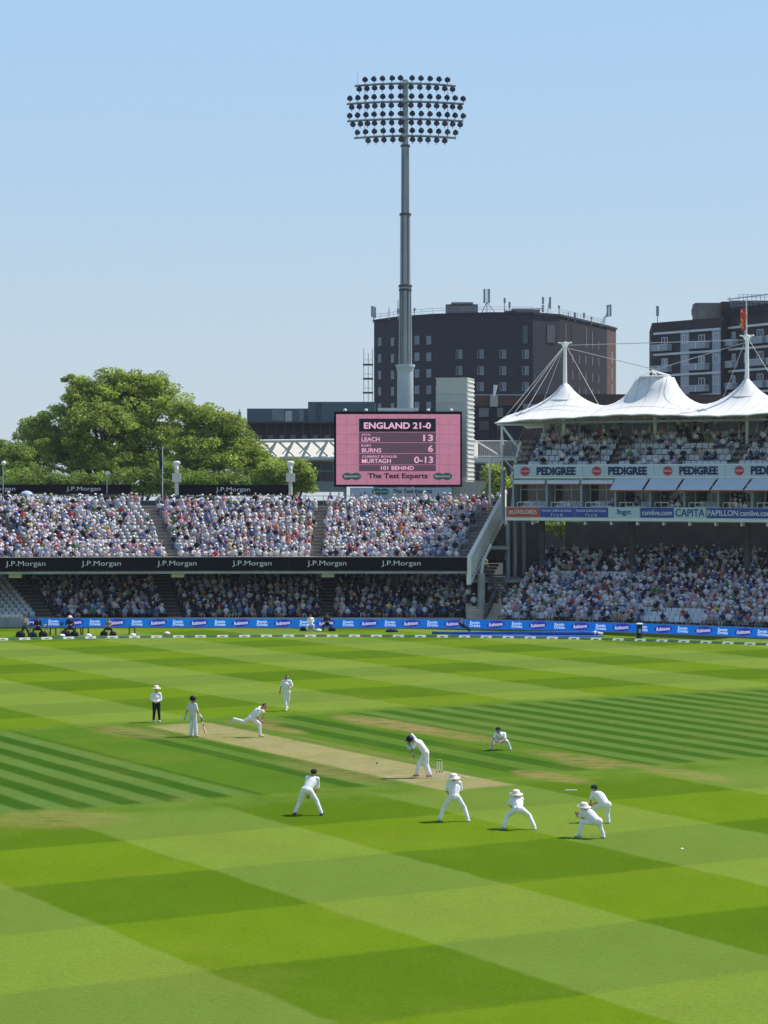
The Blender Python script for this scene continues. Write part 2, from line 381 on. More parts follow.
def make_templates(vox, dec):
    out = []
    for pr, hz_ in ((seated_prims(0,0),1.25),(seated_prims(.05,1),1.25),(seated_prims(-.06,0),1.25),(standing_prims(0),1.68),(standing_prims(1),1.68)):
        V, Fc, T, cen = fuse(pr, vox, dec)
        hx = pr[4][2][0]; T = list(T)
        for i, c in enumerate(cen):
            if T[i] == 'skin' and c[2] > hz_-.16 and abs(c[0]-hx) < .13 and (c[2] > hz_+.035 or c[1] > -.05+(.0 if c[2] > hz_-.1 else .5)): T[i] = 'hair'
        out.append((V, Fc, T, (hx, -.08 if hz_ < 1.5 else 0, hz_)))
    return out
TPL_HI = make_templates(.045, .30); TPL_LO = make_templates(.05, .13)
def hat_geo(c, kind, n=8):
    x, y, z = c; vs = []; fs = []
    if kind == 'sun hat': prof = [(.150, .02), (.146, .035), (.10, .045), (.095, .10), (.06, .125)]
    else: prof = [(.100, .01), (.102, .055), (.08, .105), (.035, .125)]
    for r, h in prof:
        for k in range(n): q = 2*pi*k/n; vs.append((x+r*cos(q), y+r*sin(q)-(0.0), z+h))
    for i in range(len(prof)-1):
        for k in range(n): k2 = (k+1) % n; fs.append((i*n+k, i*n+k2, (i+1)*n+k2, (i+1)*n+k))
    fs.append(tuple((len(prof)-1)*n+k for k in range(n)))
    if kind == 'cap':
        k = len(vs); vs += [(x-.09,y-.08,z+.03),(x+.09,y-.08,z+.03),(x+.07,y-.2,z+.02),(x-.07,y-.2,z+.02)]; fs.append((k,k+1,k+2,k+3))
    return vs, fs
SHIRTS = [('white',(.72,.71,.74),40),('pale blue',(.34,.44,.64),12),('light grey',(.38,.39,.42),5),('pink',(.66,.36,.42),9),('red',(.46,.05,.06),4),
          ('navy',(.02,.03,.08),14),('blue',(.06,.13,.34),7),('black',(.02,.02,.025),7),('green',(.06,.20,.09),1.8),('lilac',(.46,.38,.58),6),('khaki',(.36,.29,.18),3),('orange',(.55,.2,.06),.5),('yellow',(.7,.6,.12),.7)]
SHADY = [(a_, b_, c_*(.5 if a_ in ('white','pale blue','lilac') else .3 if a_ in ('red','pink','orange','yellow') else 1.5)) for a_, b_, c_ in SHIRTS]  # fewer pale and bright tops: shade of covered rows put into clothing colours
HATS = [('sun hat','white',(.8,.8,.78),17),('sun hat','straw',(.58,.46,.28),9),('cap','white',(.75,.75,.76),9),('cap','navy',(.02,.03,.09),6),('cap','red',(.5,.04,.05),2),('none','dark hair',(.03,.02,.015),32),('none','fair hair',(.30,.20,.10),8),('none','grey hair',(.35,.34,.33),12)]
SKINS = [(.56,.31,.24),(.64,.39,.31),(.50,.27,.19),(.20,.10,.06)]
TROUS = [(.03,.035,.06),(.25,.21,.15),(.35,.33,.28),(.05,.08,.18),(.015,.015,.02),(.45,.42,.36)]
def pick(lst): 
    return random.choices(lst, [q[-1] for q in lst])[0]
def spectator_data(hi, pose, x, y, z, rz, look):
    V, Fc, T, hc = (TPL_HI if hi else TPL_LO)[pose]
    sh, ht, sk, tr = look
    V = np.array(V); Fc = list(Fc); cols = []
    cm = {'shirt': sh[1], 'skin': sk, 'trousers': tr, 'shoe': (.05,.05,.05), 'hair': ht[2] if ht[0] == 'none' else (.06,.04,.03)}
    cols = [cm[t] for t in T]
    if ht[0] != 'none':
        hv, hf = hat_geo(hc, ht[0], 8 if hi else 6); k = len(V); V = np.vstack([V, hv]); Fc += [tuple(i+k for i in f) for f in hf]; cols += [ht[2]]*len(hf)
    c, s = cos(rz), sin(rz); sc = random.uniform(.88, 1.06)
    W = np.stack([V[:,0]*c-V[:,1]*s, V[:,0]*s+V[:,1]*c, V[:,2]], 1)*sc
    return W, Fc, cols
def mesh_cols(name, V, Fc, cols, m, loc=(0,0,0)):
    me = bpy.data.meshes.new(name); V = np.asarray(V, dtype=np.float32)
    ln = np.array([len(f) for f in Fc], dtype=np.int32); idx = np.fromiter((i for f in Fc for i in f), dtype=np.int32)
    me.vertices.add(len(V)); me.vertices.foreach_set('co', V.ravel())
    me.loops.add(len(idx)); me.loops.foreach_set('vertex_index', idx)
    me.polygons.add(len(ln)); st = np.zeros(len(ln), dtype=np.int32); st[1:] = np.cumsum(ln)[:-1]
    me.polygons.foreach_set('loop_start', st); me.update(calc_edges=True)
    a = me.attributes.new('Col', 'FLOAT_COLOR', 'FACE'); cc = np.ones((len(ln), 4), dtype=np.float32); cc[:,:3] = np.asarray(cols, dtype=np.float32).reshape(-1, 3); a.data.foreach_set('color', cc.ravel())
    me.materials.append(m); me.validate()
    o = bpy.data.objects.new(name, me); COL.objects.link(o); o.location = loc; return o

SEATS = []; FOLK = []      # (x, y, z, rz, section, row, visible_flag ...)
SECN = {'UL':'upper deck of the left stand','LL':'shaded lower tier of the left stand','RL':'lower tier of the right stand','RU':'upper balcony under the white canopies','BX':'glazed boxes'}
def place(sec, row, fn, u, d, z, occ, seat='w', tilt=None, stand=False):
    x, y = fn(u, d); e = .01; x2, y2 = fn(u, d+e); rz = math.atan2(-(x2-x), (y2-y))
    px, py = proj(x, y, z+.9)
    if px < -40 or px > 812: return
    inframe = -4 < px < 772
    if seat and not stand: SEATS.append(dict(x=x, y=y, z=z, rz=rz, sec=sec, row=row, occ=False, px=px, mat=seat, vis=inframe))
    if random.random() < occ:
        x += random.uniform(-.07,.07)
        if seat and not stand: SEATS[-1]['occ'] = True
        pose = random.choice((3, 4)) if stand else random.choice((0, 0, 1, 2))
        FOLK.append(dict(x=x+random.uniform(-.05, .05), y=y+random.uniform(-.08, .02), z=z, rz=rz+random.uniform(-.8, .8), sec=sec, row=row, pose=pose, px=px, vis=inframe,
                         look=(pick(SHIRTS if sec in ('UL','BX') or (sec == 'RL' and row < 5) else SHADY), pick(HATS), random.choice(SKINS), random.choice(TROUS))))  # covered tiers and rear rows draw the palette darkened for shade

# ---------------------------------------------------------------- LEFT STAND
lst = thing('cricket_stand', (-12, 185, 0), 'two tier concrete cricket stand with open sunlit upper deck, left of the scoreboard', 'stand')
S0, S1 = -46.0, 6.6
US = frange(S0, S1, 34)
NU, DR, ZR, Z0U = 17, .80, .266, 4.98
prof = [(0.35, 4.55), (0.35, Z0U)]
for i in range(NU): prof += [(0.35+DR*(i+1) if i else .35+DR, Z0U+ZR*i), (.35+DR*(i+1), Z0U+ZR*(i+1))]
prof += [(.35+DR*NU+1.1, Z0U+ZR*NU-.45), (.35+DR*NU+1.1, Z0U+ZR*NU-.8), (.35+DR*NU, Z0U+ZR*NU-.85), (1.7, 4.30)]
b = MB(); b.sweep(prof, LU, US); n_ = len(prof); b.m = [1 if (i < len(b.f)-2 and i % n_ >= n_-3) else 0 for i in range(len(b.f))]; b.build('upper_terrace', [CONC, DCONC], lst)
MB().sweep([(0,5.50),(0,4.40),(.35,4.40),(.35,5.50)], LU, US).build('fascia_wall', DCONC, lst)
MB().sweep([(-.05,4.40),(-.05,4.22),(1.6,4.22),(1.6,4.38)], LU, US).build('edge_beam', CONC, lst)
MB().sweep([(-.02,5.50),(-.02,5.56),(.37,5.56),(.37,5.50)], LU, US).build('coping', CREAM, lst)
NLW, ZRL, Z0L = 17, .245, .35
prof = [(0.0, 0.0), (0.0, Z0L)]
for i in range(NLW): prof += [(DR*(i+1), Z0L+ZRL*i), (DR*(i+1), Z0L+ZRL*(i+1))]
prof += [(DR*NLW+2.5, Z0L+ZRL*NLW), (DR*NLW+2.5, 0)]
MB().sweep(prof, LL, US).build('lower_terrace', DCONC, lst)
MB().sweep([(-1.30,0),(-1.30,.74),(-1.12,.74),(-1.12,0)], LL, US).build('front_wall', CONC, lst)
# back wall with openings
b = MB()
for s in frange(S0, S1, 26):
    x, y = LL(s, 16.0); b.box((x, y, 5.6), (1.25, .3, 4.2))
b.sweep([(16.2,Z0L),(16.2,5.9),(16.5,5.9),(16.5,Z0L)], LL, US); b.sweep([(16.2,6.3),(16.2,9.9),(16.5,9.9),(16.5,6.3)], LL, US)
b.build('back_wall', DCONC, lst)
for s in (-38, -31.5, -21.8, -11, 0.4):
    x, y = LL(s, 5.6); MB().tube([(x,y,1.5),(x,y,4.9+1.5)], .28, 12).build('column', DCONC, lst)
# hanging ceiling lamps / boxes under the deck edge
for s in (-28.7,-16.2,-4.5): 
    x, y = LU(s, 1.1); MB().box((x,y,4.05),(1.0,.5,.32)).build('ceiling_box', CREAM, lst)
AIS_U = [(-27.7,-26.9), (-17.1,-16.1), (-5.7,-4.9), (5.6, 6.6)]
AIS_L = [(-27.6,-25.9), (-17.2,-16.0), (-5.3,-4.2)]
for (a, c) in AIS_U:
    b = MB()
    for i in range(NU):
        b.sweep([(.36+DR*i,Z0U+ZR*i+.004),(.36+DR*i,Z0U+ZR*i+.175),(.36+DR*i+.40,Z0U+ZR*i+.175),(.36+DR*i+.40,Z0U+ZR*i+.004)], LU, [a, c])
    b.build('stairs', STEP, lst)
for (a, c) in AIS_L:
    b = MB()
    for i in range(NLW): b.sweep([(.41+DR*i,Z0L+ZRL*i+.004),(.41+DR*i,Z0L+ZRL*i+.12),(.39+DR*(i+1),Z0L+ZRL*i+.12),(.39+DR*(i+1),Z0L+ZRL*i+.004)], LL, [a, c])
    b.build('stairs', STEP, lst)
# sloping end parapet
def LE(q): return lambda u, d: (LU(S1, d)[0]+u, LU(S1, d)[1])
vs = []
for d in (0, 13.4):
    zt, zb = (5.6, 4.15) if d == 0 else (10.8, 9.3)
    for u in (0.0, .32):
        x, y = LU(S1, d); vs += [(x+u, y-.02, zt), (x+u, y-.02, zb)]
MB().add(vs, [(0,1,3,2),(4,6,7,5),(0,4,5,1),(2,3,7,6),(0,2,6,4),(1,5,7,3)]).build('end_parapet', LCREAM, lst)
vs = []
for d in (0, 12.6):
    zt, zb = (4.15, 3.35) if d == 0 else (9.2, 8.2)
    for u in (-.1, .25):
        x, y = LU(S1, d); vs += [(x+u+.05, y, zt), (x+u+.05, y, zb)]
MB().add(vs, [(0,1,3,2),(4,6,7,5),(0,4,5,1),(2,3,7,6),(0,2,6,4),(1,5,7,3)]).build('raking_beam', LCREAM, lst)
x, y = LU(S1, 3.6); MB().tube([(x+.25,y-2.0,0),(x+.25,y-2.0,4.2)], .30, 14).build('end_column', CONC, lst)
MB().tube([(x+.25,y-2.0,4.1),(x+.45,y-1.2,5.2),(x+1.1,y+.2,6.4)], .13, 8).build('curved_brace', CREAM, lst)
b = MB()
for k in range(1, 22):       # slots in the raking beam face
    d = 12.6*k/22; zz = 4.15+(9.2-4.15)*k/22; x, y = LU(S1, d); b.box((x+.32, y-.02, zz-.35), (.06, .22, .12))
b.build('beam_slot', DCONC, lst)
# back rail
b = MB(); 
for z in (9.5+.4, 9.5+.80): b.sweep([(14.9,z),(14.9,z+.05),(14.95,z+.05),(14.95,z)], LU, US)
for s in frange(S0, S1, 40): x, y = LU(s, 14.9); b.box((x, y, 9.85), (.05,.05,1.1))
b.build('back_rail', GREYM, lst)
def in_a(s, A_): return any(a < s < c for a, c in A_)
for i in range(NU):
    s = S0+.3+random.random()*.2
    while s < S1-.2:
        if not in_a(s, AIS_U):
            px, py = proj(*LU(s, .35+DR*i), Z0U+ZR*i+.9)
            if s < -27: occ = .90
            elif s < -16.5:
                occ = .93 if px < 118 else (.27 if i > 2 else .75)
                if 95 < px < 118 and i > 9: occ = .45
                if i < 3 and px > 60: occ = .80
            else: occ = .94
            if s > -16.5 and (i*7+int(s*1.3)) % 11 == 0: occ = .7
            if i >= 16: occ = .7
            place('UL', i, LU, s, .35+DR*i+.30, Z0U+ZR*i, occ, 'g')
        s += .47
s = S0
while s < S1-.6:        # people standing along the back rail
    if random.random() < (.5 if s > -10 else .05): place('UL', NU, LU, s, .35+DR*NU+.5, Z0U+ZR*NU-.62, 1, None, stand=True)
    s += .55
for i in range(NLW-1):
    s = S0+.3
    while s < S1-.6:
        if not in_a(s, AIS_L):
            occ = .0 if s < -27 else .90
            if i > 10: occ *= .8
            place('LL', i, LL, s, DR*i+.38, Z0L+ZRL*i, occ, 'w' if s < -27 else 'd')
        s += .51

# fascia banners, one for each name
def wordmark(name_label, x0, x1, fn, d, zc, hgt, tx, word, twd, tht, n, tot, where):
    pts = frange(x0, x1, 4); xm, ym = fn((x0+x1)/2, d)
    t = thing('advertising_banner', (xm, ym, zc-hgt/2), name_label, 'banner', where)
    MB().sweep([(d,zc-hgt/2),(d,zc+hgt/2),(d+.04,zc+hgt/2),(d+.04,zc-hgt/2)], fn, pts).build('banner_panel', BLACK, t)
    x, y = fn(tx, d); x2, y2 = fn(tx+.01, d)
    text(word, (x, y-.03, zc), twd, tht, math.atan2(y2-y, x2-x), LETW, t, bold=-.003)
    return t
cs = [-48, 27, 101.5, 176.6, 251.6, 326.6, 401]
for k, cx in enumerate(cs):
    xa = XG(cx-37.5, 182.6); xb = XG(cx+37.5, 182.6)
    if k == len(cs)-1: xb = S1
    wordmark('black fascia banner lettered J.P.Morgan, %s from the left below the upper deck' % ordn(k) if k else 'black fascia banner lettered J.P.Morgan, cut by the left picture edge', xa, xb-.01, LU, -.06, 5.0, 1.06, XG(cx+.2, 182.6), 'J.P.Morgan', 3.1, .50, k, 7, 'black fascia banners of the left stand')
for (xa, xb, tx, lab, za, zb) in ((-20,131.5,83.5,'long black J.P.Morgan banner on the back rail in front of the large tree',484.5,494),(179,290,233,'black J.P.Morgan banner on the back rail between the two cream posts',484.8,495)):
    Yb = 200.2; t = thing('advertising_banner', (XG((xa+xb)/2,Yb), Yb, ZG(zb,Yb)), lab, 'banner', 'back rail banners')
    c = P((xa+xb)/2, (za+zb)/2, Yb); wd = (xb-xa)*Yb/F; ht = (zb-za)*Yb/F
    MB().box(c, (wd,.08,ht)).build('banner_panel', BLACK, t)
    text('J.P.Morgan', P(tx, (za+zb)/2, Yb-.07), 34*Yb/F, 5.2*Yb/F, 0, LETW, t, bold=-.003)
    if xa < 0: text('J.P.Morgan', P(-2, (za+zb)/2, Yb-.07), 34*Yb/F, 5.2*Yb/F, 0, LETW, t, bold=-.003)

# ---------------------------------------------------------------- GAP between stands: stairs, columns, dark link
gap = thing('stair_block', (9.0, 186, 0), 'concrete stair block with landings in the gap between the two stands', 'staircase')
b = MB()
for i in range(7): b.sweep([(.42*i,.05),(.42*i,.55+.2*i),(.42*i+.42,.55+.2*i),(.42*i+.42,.05)], lambda u, d: (u, 182.2+d), [6.55, 9.35])
b.build('lower_steps', mat('tan_concrete', (.50,.43,.31), .9, scale=1, var=.2), gap)
b = MB()
for i in range(9): b.box((9.2, 185.2+.36*i, 2.2+.21*i), (1.3,.36,.12))
b.build('upper_steps', DCONC, gap)
b = MB()
b.add([(7.9,182.6,.2),(8.15,182.6,.2),(8.15,182.6,1.0),(7.9,182.6,1.0),(8.9,186.0,1.5),(9.15,186.0,1.5),(9.15,186.0,2.9),(8.9,186.0,2.9)], [(0,1,2,3),(5,4,7,6),(1,5,6,2),(4,0,3,7),(3,2,6,7),(4,5,1,0)])
b.build('stair_parapet', mat('slate_paint', (.08,.10,.105), .6), gap)
MB().box((9.8,200.5,4.0),(8.0,.3,8.0)).build('back_wall', DCONC, gap)
MB().box((9.2,191.0,3.4),(4.4,5.5,.25)).build('landing', CONC, gap)
MB().box((9.0,190.0,6.1),(2.6,3.0,.22)).build('landing', CONC, gap)
for (px, ya, yb, Y) in ((508,520,606,189.5),(515,520,590,190.5),(524,520,575,192),(503,470,520,189.6)):
    b0 = P(px, ya, Y); b1 = P(px, yb, Y); MB().tube([b0, b1], .17, 8).build('column', GREYM, gap)
MB().tube([P(516,470,191),P(505,560,190)], .08, 6).build('brace', GREYM, gap)
for (px, py) in ((472,598),(478,604),(497,556)): pass

# ---------------------------------------------------------------- RIGHT STAND
rst = thing('canopied_stand', (18, 185, 0), 'curved three level stand with hospitality boxes under white tented canopies', 'stand')
PH0, PH1 = 18.2, 43.0
PS = frange(PH0, PH1, 24)
NR, RR0, DRR, ZRR, Z0R = 18, 62.3, .80, .27, .45
prof = [(RR0-.1, 0), (RR0-.1, Z0R)]
for i in range(NR): prof += [(RR0+DRR*(i+1), Z0R+ZRR*i), (RR0+DRR*(i+1), Z0R+ZRR*(i+1))]
prof += [(84, Z0R+ZRR*NR), (84, 0)]
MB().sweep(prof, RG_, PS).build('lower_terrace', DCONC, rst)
MB().sweep([(RR0-.4,0),(RR0-.4,.62),(RR0-.2,.62),(RR0-.2,0)], RG_, frange(PH0-1.2,PH1,24)).build('front_wall', CONC, rst)
PB = frange(phi_of(505, 71), PH1, 26)
MB().sweep([(71,8.40),(71,8.62),(71.6,8.62),(71.6,8.36)], RP, PB).build('slab_edge', WHITE, rst)
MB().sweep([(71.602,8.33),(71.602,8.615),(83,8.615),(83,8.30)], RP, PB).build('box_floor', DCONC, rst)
MB().sweep([(71,8.62),(71,9.50),(71.15,9.50),(71.15,8.62)], RP, PB).build('box_fascia', WHITE, rst)
PU = frange(phi_of(514, 71), PH1, 26)
MB().sweep([(71,11.80),(71,12.90),(71.15,12.90),(71.15,12.1),(83,12.1),(83,11.80)], RP, PU).build('upper_slab', WHITE, rst)
MB().sweep([(84,Z0R+ZRR*NR-1),(84,8.05),(84.3,8.05),(84.3,Z0R+ZRR*NR-1)], RG_, PS).build('back_wall', DCONC, rst)
# boxes: glazing, mullions, side walls
MB().sweep([(73.2,8.64),(73.2,11.78),(73.3,11.78),(73.3,8.64)], RP, PU).build('box_glazing', GLASS, rst)
BAYPX = [513, 546.5, 581, 615, 650, 684, 718, 752, 786]
BAY = [phi_of(p, 71) for p in BAYPX]
for k, ph in enumerate(BAY):
    x, y = RP(ph, 72.1); b = MB(); b.box((x, y, 10.2), (.12, 2.0, 3.1), -R(ph)); x, y = RP(ph, 71.1); b.box((x, y, 10.65), (.16, .16, 2.3), -R(ph)); b.build('box_partition', GREYM, rst)
for k in range(len(BAY)-1):       # window frames of each box
    a, c = BAY[k], BAY[k+1]; b = MB()
    for z in (8.7, 10.85, 11.7): b.sweep([(73.1,z),(73.1,z+.07),(73.19,z+.07),(73.19,z)], RP, [a+.05, c-.05])
    for q in (a+.06, (a+c)/2, c-.10): b.sweep([(73.1,8.7),(73.1,11.7),(73.19,11.7),(73.19,8.7)], RP, [q, q+.06])
    b.build('window_frame', WHITE, rst)
    # balcony handrail
    b = MB(); b.sweep([(71.3,9.85),(71.3,9.90),(71.35,9.90),(71.35,9.85)], RP, [a+.25, a+1.2]); 
    for q in (a+.25, a+.7, a+1.2): x, y = RP(q, 71.3); b.box((x,y,9.68),(.05,.05,.42))
    b.build('handrail', WHITE, rst)
AWN = mat('awning_cloth', (.62,.68,.74), .8, var=.04); RED = mat('red_trim', (.45,.05,.04), .6, var=.05)
for k in range(len(BAY)-1):
    a, c = BAY[k]+.08, BAY[k+1]-.10
    if k < 3:
        b = MB(); b.sweep([(70.85,11.35),(70.85,11.62),(71.2,11.70),(71.2,11.45)], RP, [a, c]); b.sweep([(70.8,11.28),(70.8,11.35),(70.87,11.35),(70.87,11.28)], RP, [a, c], 1)
    else:
        b = MB(); b.sweep([(69.5,10.86),(69.5,10.92),(71.0,11.78),(71.0,11.72)], RP, [a, c]); b.sweep([(69.45,10.76),(69.45,10.86),(69.55,10.86),(69.55,10.76)], RP, [a, c], 1)
        for q in (a, c): b.tube([(*RP(q, 69.5), 10.85), (*RP(q, 71.0), 10.6)], .03, 5)
    b.build('awning', [AWN, RED], rst)
# boxes' two rows of seats
for k in range(len(BAY)-1):
    for j in range(4):
        for row in (0, 1):
            ph = BAY[k]+ .55 + j*.40 + row*.1
            if ph < BAY[k+1]-.15: place('BX', row, RP, ph, 71.75+row*.75, 8.80+row*.35, (.85 if k in (4,6) else .12), 'w')
# upper balcony rows
NB, ZRB = 6, .48
prof = [(71.4,12.15),(71.4,12.35)]
for i in range(NB): prof += [(71.6+.8*(i+1), 12.35+ZRB*i), (71.6+.8*(i+1), 12.35+ZRB*(i+1))]
prof += [(82.5, 12.35+ZRB*NB), (82.5, 12.15)]
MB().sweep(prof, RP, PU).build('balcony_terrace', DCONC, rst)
AB = [(phi_of(p, 73)-.45, phi_of(p, 73)+.45) for p in (521, 618, 738)]
for (a, c) in AB:
    b = MB()
    for i in range(NB): b.sweep([(71.62+.8*i,12.36+ZRB*i),(71.62+.8*i,12.36+ZRB*i+.2),(72.0+.8*i,12.36+ZRB*i+.2),(72.0+.8*i,12.36+ZRB*i)], RP, [a, c])
    b.build('stairs', STEP, rst)
    for q in (a, c): MB().tube([(*RP(q,71.6),13.3),(*RP(q,76.2),16.0)], .03, 5).build('stair_rail', GREYM, rst)
for i in range(NB):
    ph = PU[0]+.5
    while ph < PH1:
        if not in_a(ph, AB):
            px, _ = proj(*RP(ph, 73), 13)
            occ = .36 + .25*(px > 560)*(px < 610)*(i < 3)*0 + .2*(i > 3)
            if px < 545: occ = .6
            place('RU', i, RP, ph, 71.6+.8*i+.38, 12.35+ZRB*i, occ, 'w')
        ph += .42
ph = PU[0]+.8
while ph < PH1:
    if random.random() < .55: place('RU', NB, RP, ph, 77.4+random.uniform(0,1.5), 12.35+ZRB*NB, 1, None, stand=True)
    ph += .42
for k, px in enumerate((530, 622, 700, 742)):     # screens hanging at the back of the balcony
    pass
MB().sweep([(81.0,15.2),(81.0,16.4),(81.2,16.4),(81.2,15.2)], RP, PU).build('rear_glazing', mat('pale_glass', (.30,.36,.37), .25, var=.3, scale=.7), rst)
MB().sweep([(80.8,16.4),(80.8,17.2),(81.3,17.2),(81.3,16.4)], RP, PU).build('rear_wall', CREAM, rst)
b = MB()
for ph in frange(PU[0], PH1, 22): x, y = RP(ph, 80.95); b.box((x,y,15.8),(.1,.1,1.3), -R(ph))
b.build('rear_mullion', WHITE, rst)
# columns of the stand
for px in (542, 632, 747): 
    ph = phi_of(px, 75); x, y = RP(ph, 75); MB().tube([(x,y,3.2),(x,y,8.35)], .26, 12).build('column', DCONC, rst)
for px in (564, 655, 747):
    ph = phi_of(px, 75.5); x, y = RP(ph, 75.5); MB().tube([(x,y,12.3),(x,y,17.6)], .14, 12).build('column', WHITE, rst)
for q in frange(PB[0], PH1, 14): x, y = RP(q, 71.6); MB().box((x,y,8.22),(.14,.5,.3),-R(q)).build('soffit_lamp', WHITE, rst)
# lower rows
AR = [(phi_of(p, 63, RG_)-.45, phi_of(p, 63, RG_)+.45) for p in (590, 700)]
for i in range(NR):
    ph = PH0+.2
    while ph < PH1:
        if not in_a(ph, AR[:0]):
            px, _ = proj(*RG_(ph, RR0+DRR*i), 1)
            x, y = RG_(ph, RR0+.8*i); pxx, _ = proj(x, y, 1)
            occ = .93 if i < 12 else .72
            if i < 2 and 640 < pxx < 700: occ = .05
            if i == 2 and 655 < pxx < 700: occ = .35
            if i in (10, 11) and 560 < pxx < 620: occ = .15
            if 2 < i < 11 and 625 < pxx < 640: occ = .45
            if 3 < i < 13 and 700 < pxx < 716: occ = .5
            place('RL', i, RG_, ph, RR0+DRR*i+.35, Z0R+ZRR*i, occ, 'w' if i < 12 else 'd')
        ph += .50/(RR0+DRR*i)*57.3
# side steel frame at the left end of the stand
fr = thing('steel_frame', (10, 190, 8), 'white steel walkway frame and railing left of the tented canopies', 'walkway')
def strut(p1, p2, r_, nm, m=WHITE, par=None): return MB().tube([p1, p2], r_, 6).build(nm, m, par or fr)
Yf = 193.0
strut(P(497,424,Yf), P(560,425,Yf+.5), .12, 'canopy_beam'); strut(P(502,426,Yf), P(502,500,Yf), .10, 'post')
strut(P(503,427,Yf), P(524,455,Yf), .10, 'brace'); strut(P(521,442,Yf), P(512,477,Yf), .14, 'raking_post'); strut(P(505,460,Yf), P(514,470,Yf), .06, 'brace')
b = MB()
for y_ in (441, 456.5): b.tube([P(474,y_,Yf+.3), P(521,y_,Yf+.3)], .04, 5)
for k in range(24): b.tube([P(474+k*2,441,Yf+.3), P(474+k*2,456.5,Yf+.3)], .025, 4)
b.build('railing', WHITE, fr)
MB().box(P(497,459,Yf+.8), (4.0,1.6,.25)).build('walkway_deck', WHITE, fr)
strut(P(474,440,Yf), P(500,456,Yf), .06, 'brace'); strut(P(490,505,Yf), P(490,458,Yf), .10, 'post')

# PEDIGREE fascia banners
ped = mat('pale_banner', (.50,.57,.63), .6, var=.06, scale=.5); PRED = mat('banner_red', (.50,.05,.06), .6, var=0)
starts = [514, 582.5, 654, 725, 796]
for k in range(4):
    a, c = phi_of(starts[k], 70.9), phi_of(starts[k+1]-.4, 70.9)
    t = thing('advertising_banner', (*RP((a+c)/2, 70.9), 11.9), ['leftmost PEDIGREE banner along the balcony front','second PEDIGREE banner from the left along the balcony front','third PEDIGREE banner from the left along the balcony front','PEDIGREE banner on the balcony front, cut by the right picture edge'][k], 'banner', 'balcony front banners')
    MB().sweep([(70.94,11.93),(70.94,12.82),(70.98,12.82),(70.98,11.93)], RP, frange(a, c, 3)).build('banner_panel', ped, t)
    cx = [525, 596.5, 667.5, 739][k]; q = phi_of(cx, 70.9); x, y = RP(q, 70.91)
    MB().prism(ellipse_poly(.40,.36), (x, y-.02, 12.37), .03, -R(q)).build('round_badge', PRED, t)
    text('PEDIGREE', (x, y-.06, 12.37), .68, .13, -R(q), LETW, t, depth=.02)
    cx = [556, 627.5, 698.5, 770][k]; q = phi_of(cx, 70.9); x, y = RP(q, 70.90)
    text('PEDIGREE', (x, y, 12.38), 3.25, .66, -R(q), NAVYL, t, bold=.045, depth=.03)
# lower fascia adverts
blue = mat('royal_blue_banner', (.035,.08,.36), .5, var=.05); orng = mat('brick_orange_banner', (.50,.10,.05), .5, var=.05); pale = mat('pale_aqua_banner', (.50,.66,.66), .5, var=.05)
LB = mat('deep_blue_lettering', (.02,.07,.25), .6, var=0)
ads = [(506,539.5,orng,'#LOVELORDS',LETW,27,4.2,'brick orange banner reading #LOVELORDS under the boxes'),
 (539.5,574,blue,'FOLLOW LORDS ON SOCIAL',LETW,29,2.2,'royal blue social media banner next to the orange #LOVELORDS one'),
 (574,608,blue,'FOLLOW LORDS ON SOCIAL',LETW,29,2.2,'royal blue social media banner left of the pale bgc one'),
 (608,640,pale,'bgc',LB,13,6,'pale banner reading bgc in dark blue'),(640,673.5,blue,'csmlive.com',LETW,28,4.6,'blue csmlive.com banner left of the CAPITA one'),
 (673.5,706,pale,'CAPITA',LB,27,6.6,'pale banner reading CAPITA'),(706,739,blue,'PAPILLON',LETW,28,5,'blue banner reading PAPILLON'),(739,772,blue,'csmlive.com',LETW,28,4.6,'blue csmlive.com banner at the right picture edge'),(772,806,pale,'CAPITA',LB,27,6.6,None)]
for k, (pa, pb, m_, word, lm, tw, th, lab) in enumerate(ads):
    if not lab: continue
    a, c = phi_of(pa+.3, 70.9), phi_of(pb-.3, 70.9); q = (a+c)/2; x, y = RP(q, 70.92)
    t = thing('advertising_banner', (x, y, 8.7), lab, 'banner', 'banners along the box fronts')
    MB().sweep([(70.93,8.68),(70.93,9.46),(70.985,9.46),(70.985,8.68)], RP, [a, c]).build('banner_panel', m_, t)
    sc_ = y/F/cos(R(q))
    zt = 9.08 if 'FOLLOW' not in word else 9.2
    text(word, (x, y-.04, zt), tw*sc_, th*sc_, -R(q), lm, t, bold=.01, depth=.02)
    if 'FOLLOW' in word: text('f  t  o  in', (x, y-.04, 8.88), 11*sc_, 2.6*sc_, -R(q), lm, t, bold=.02, depth=.02)
    if word == 'bgc': 
        xb_, yb_ = RP(q-.35, 70.9); b = MB()
        for an in (0, 60, 120): b.prism([(-.12,-.02),(.12,-.02),(.12,.02),(-.12,.02)], (xb_, yb_-.03, 9.22), .02, -R(q))
        b.build('emblem', LB, t)

SEAM = mat('seam_grey', (.42,.42,.42), .7, var=0)
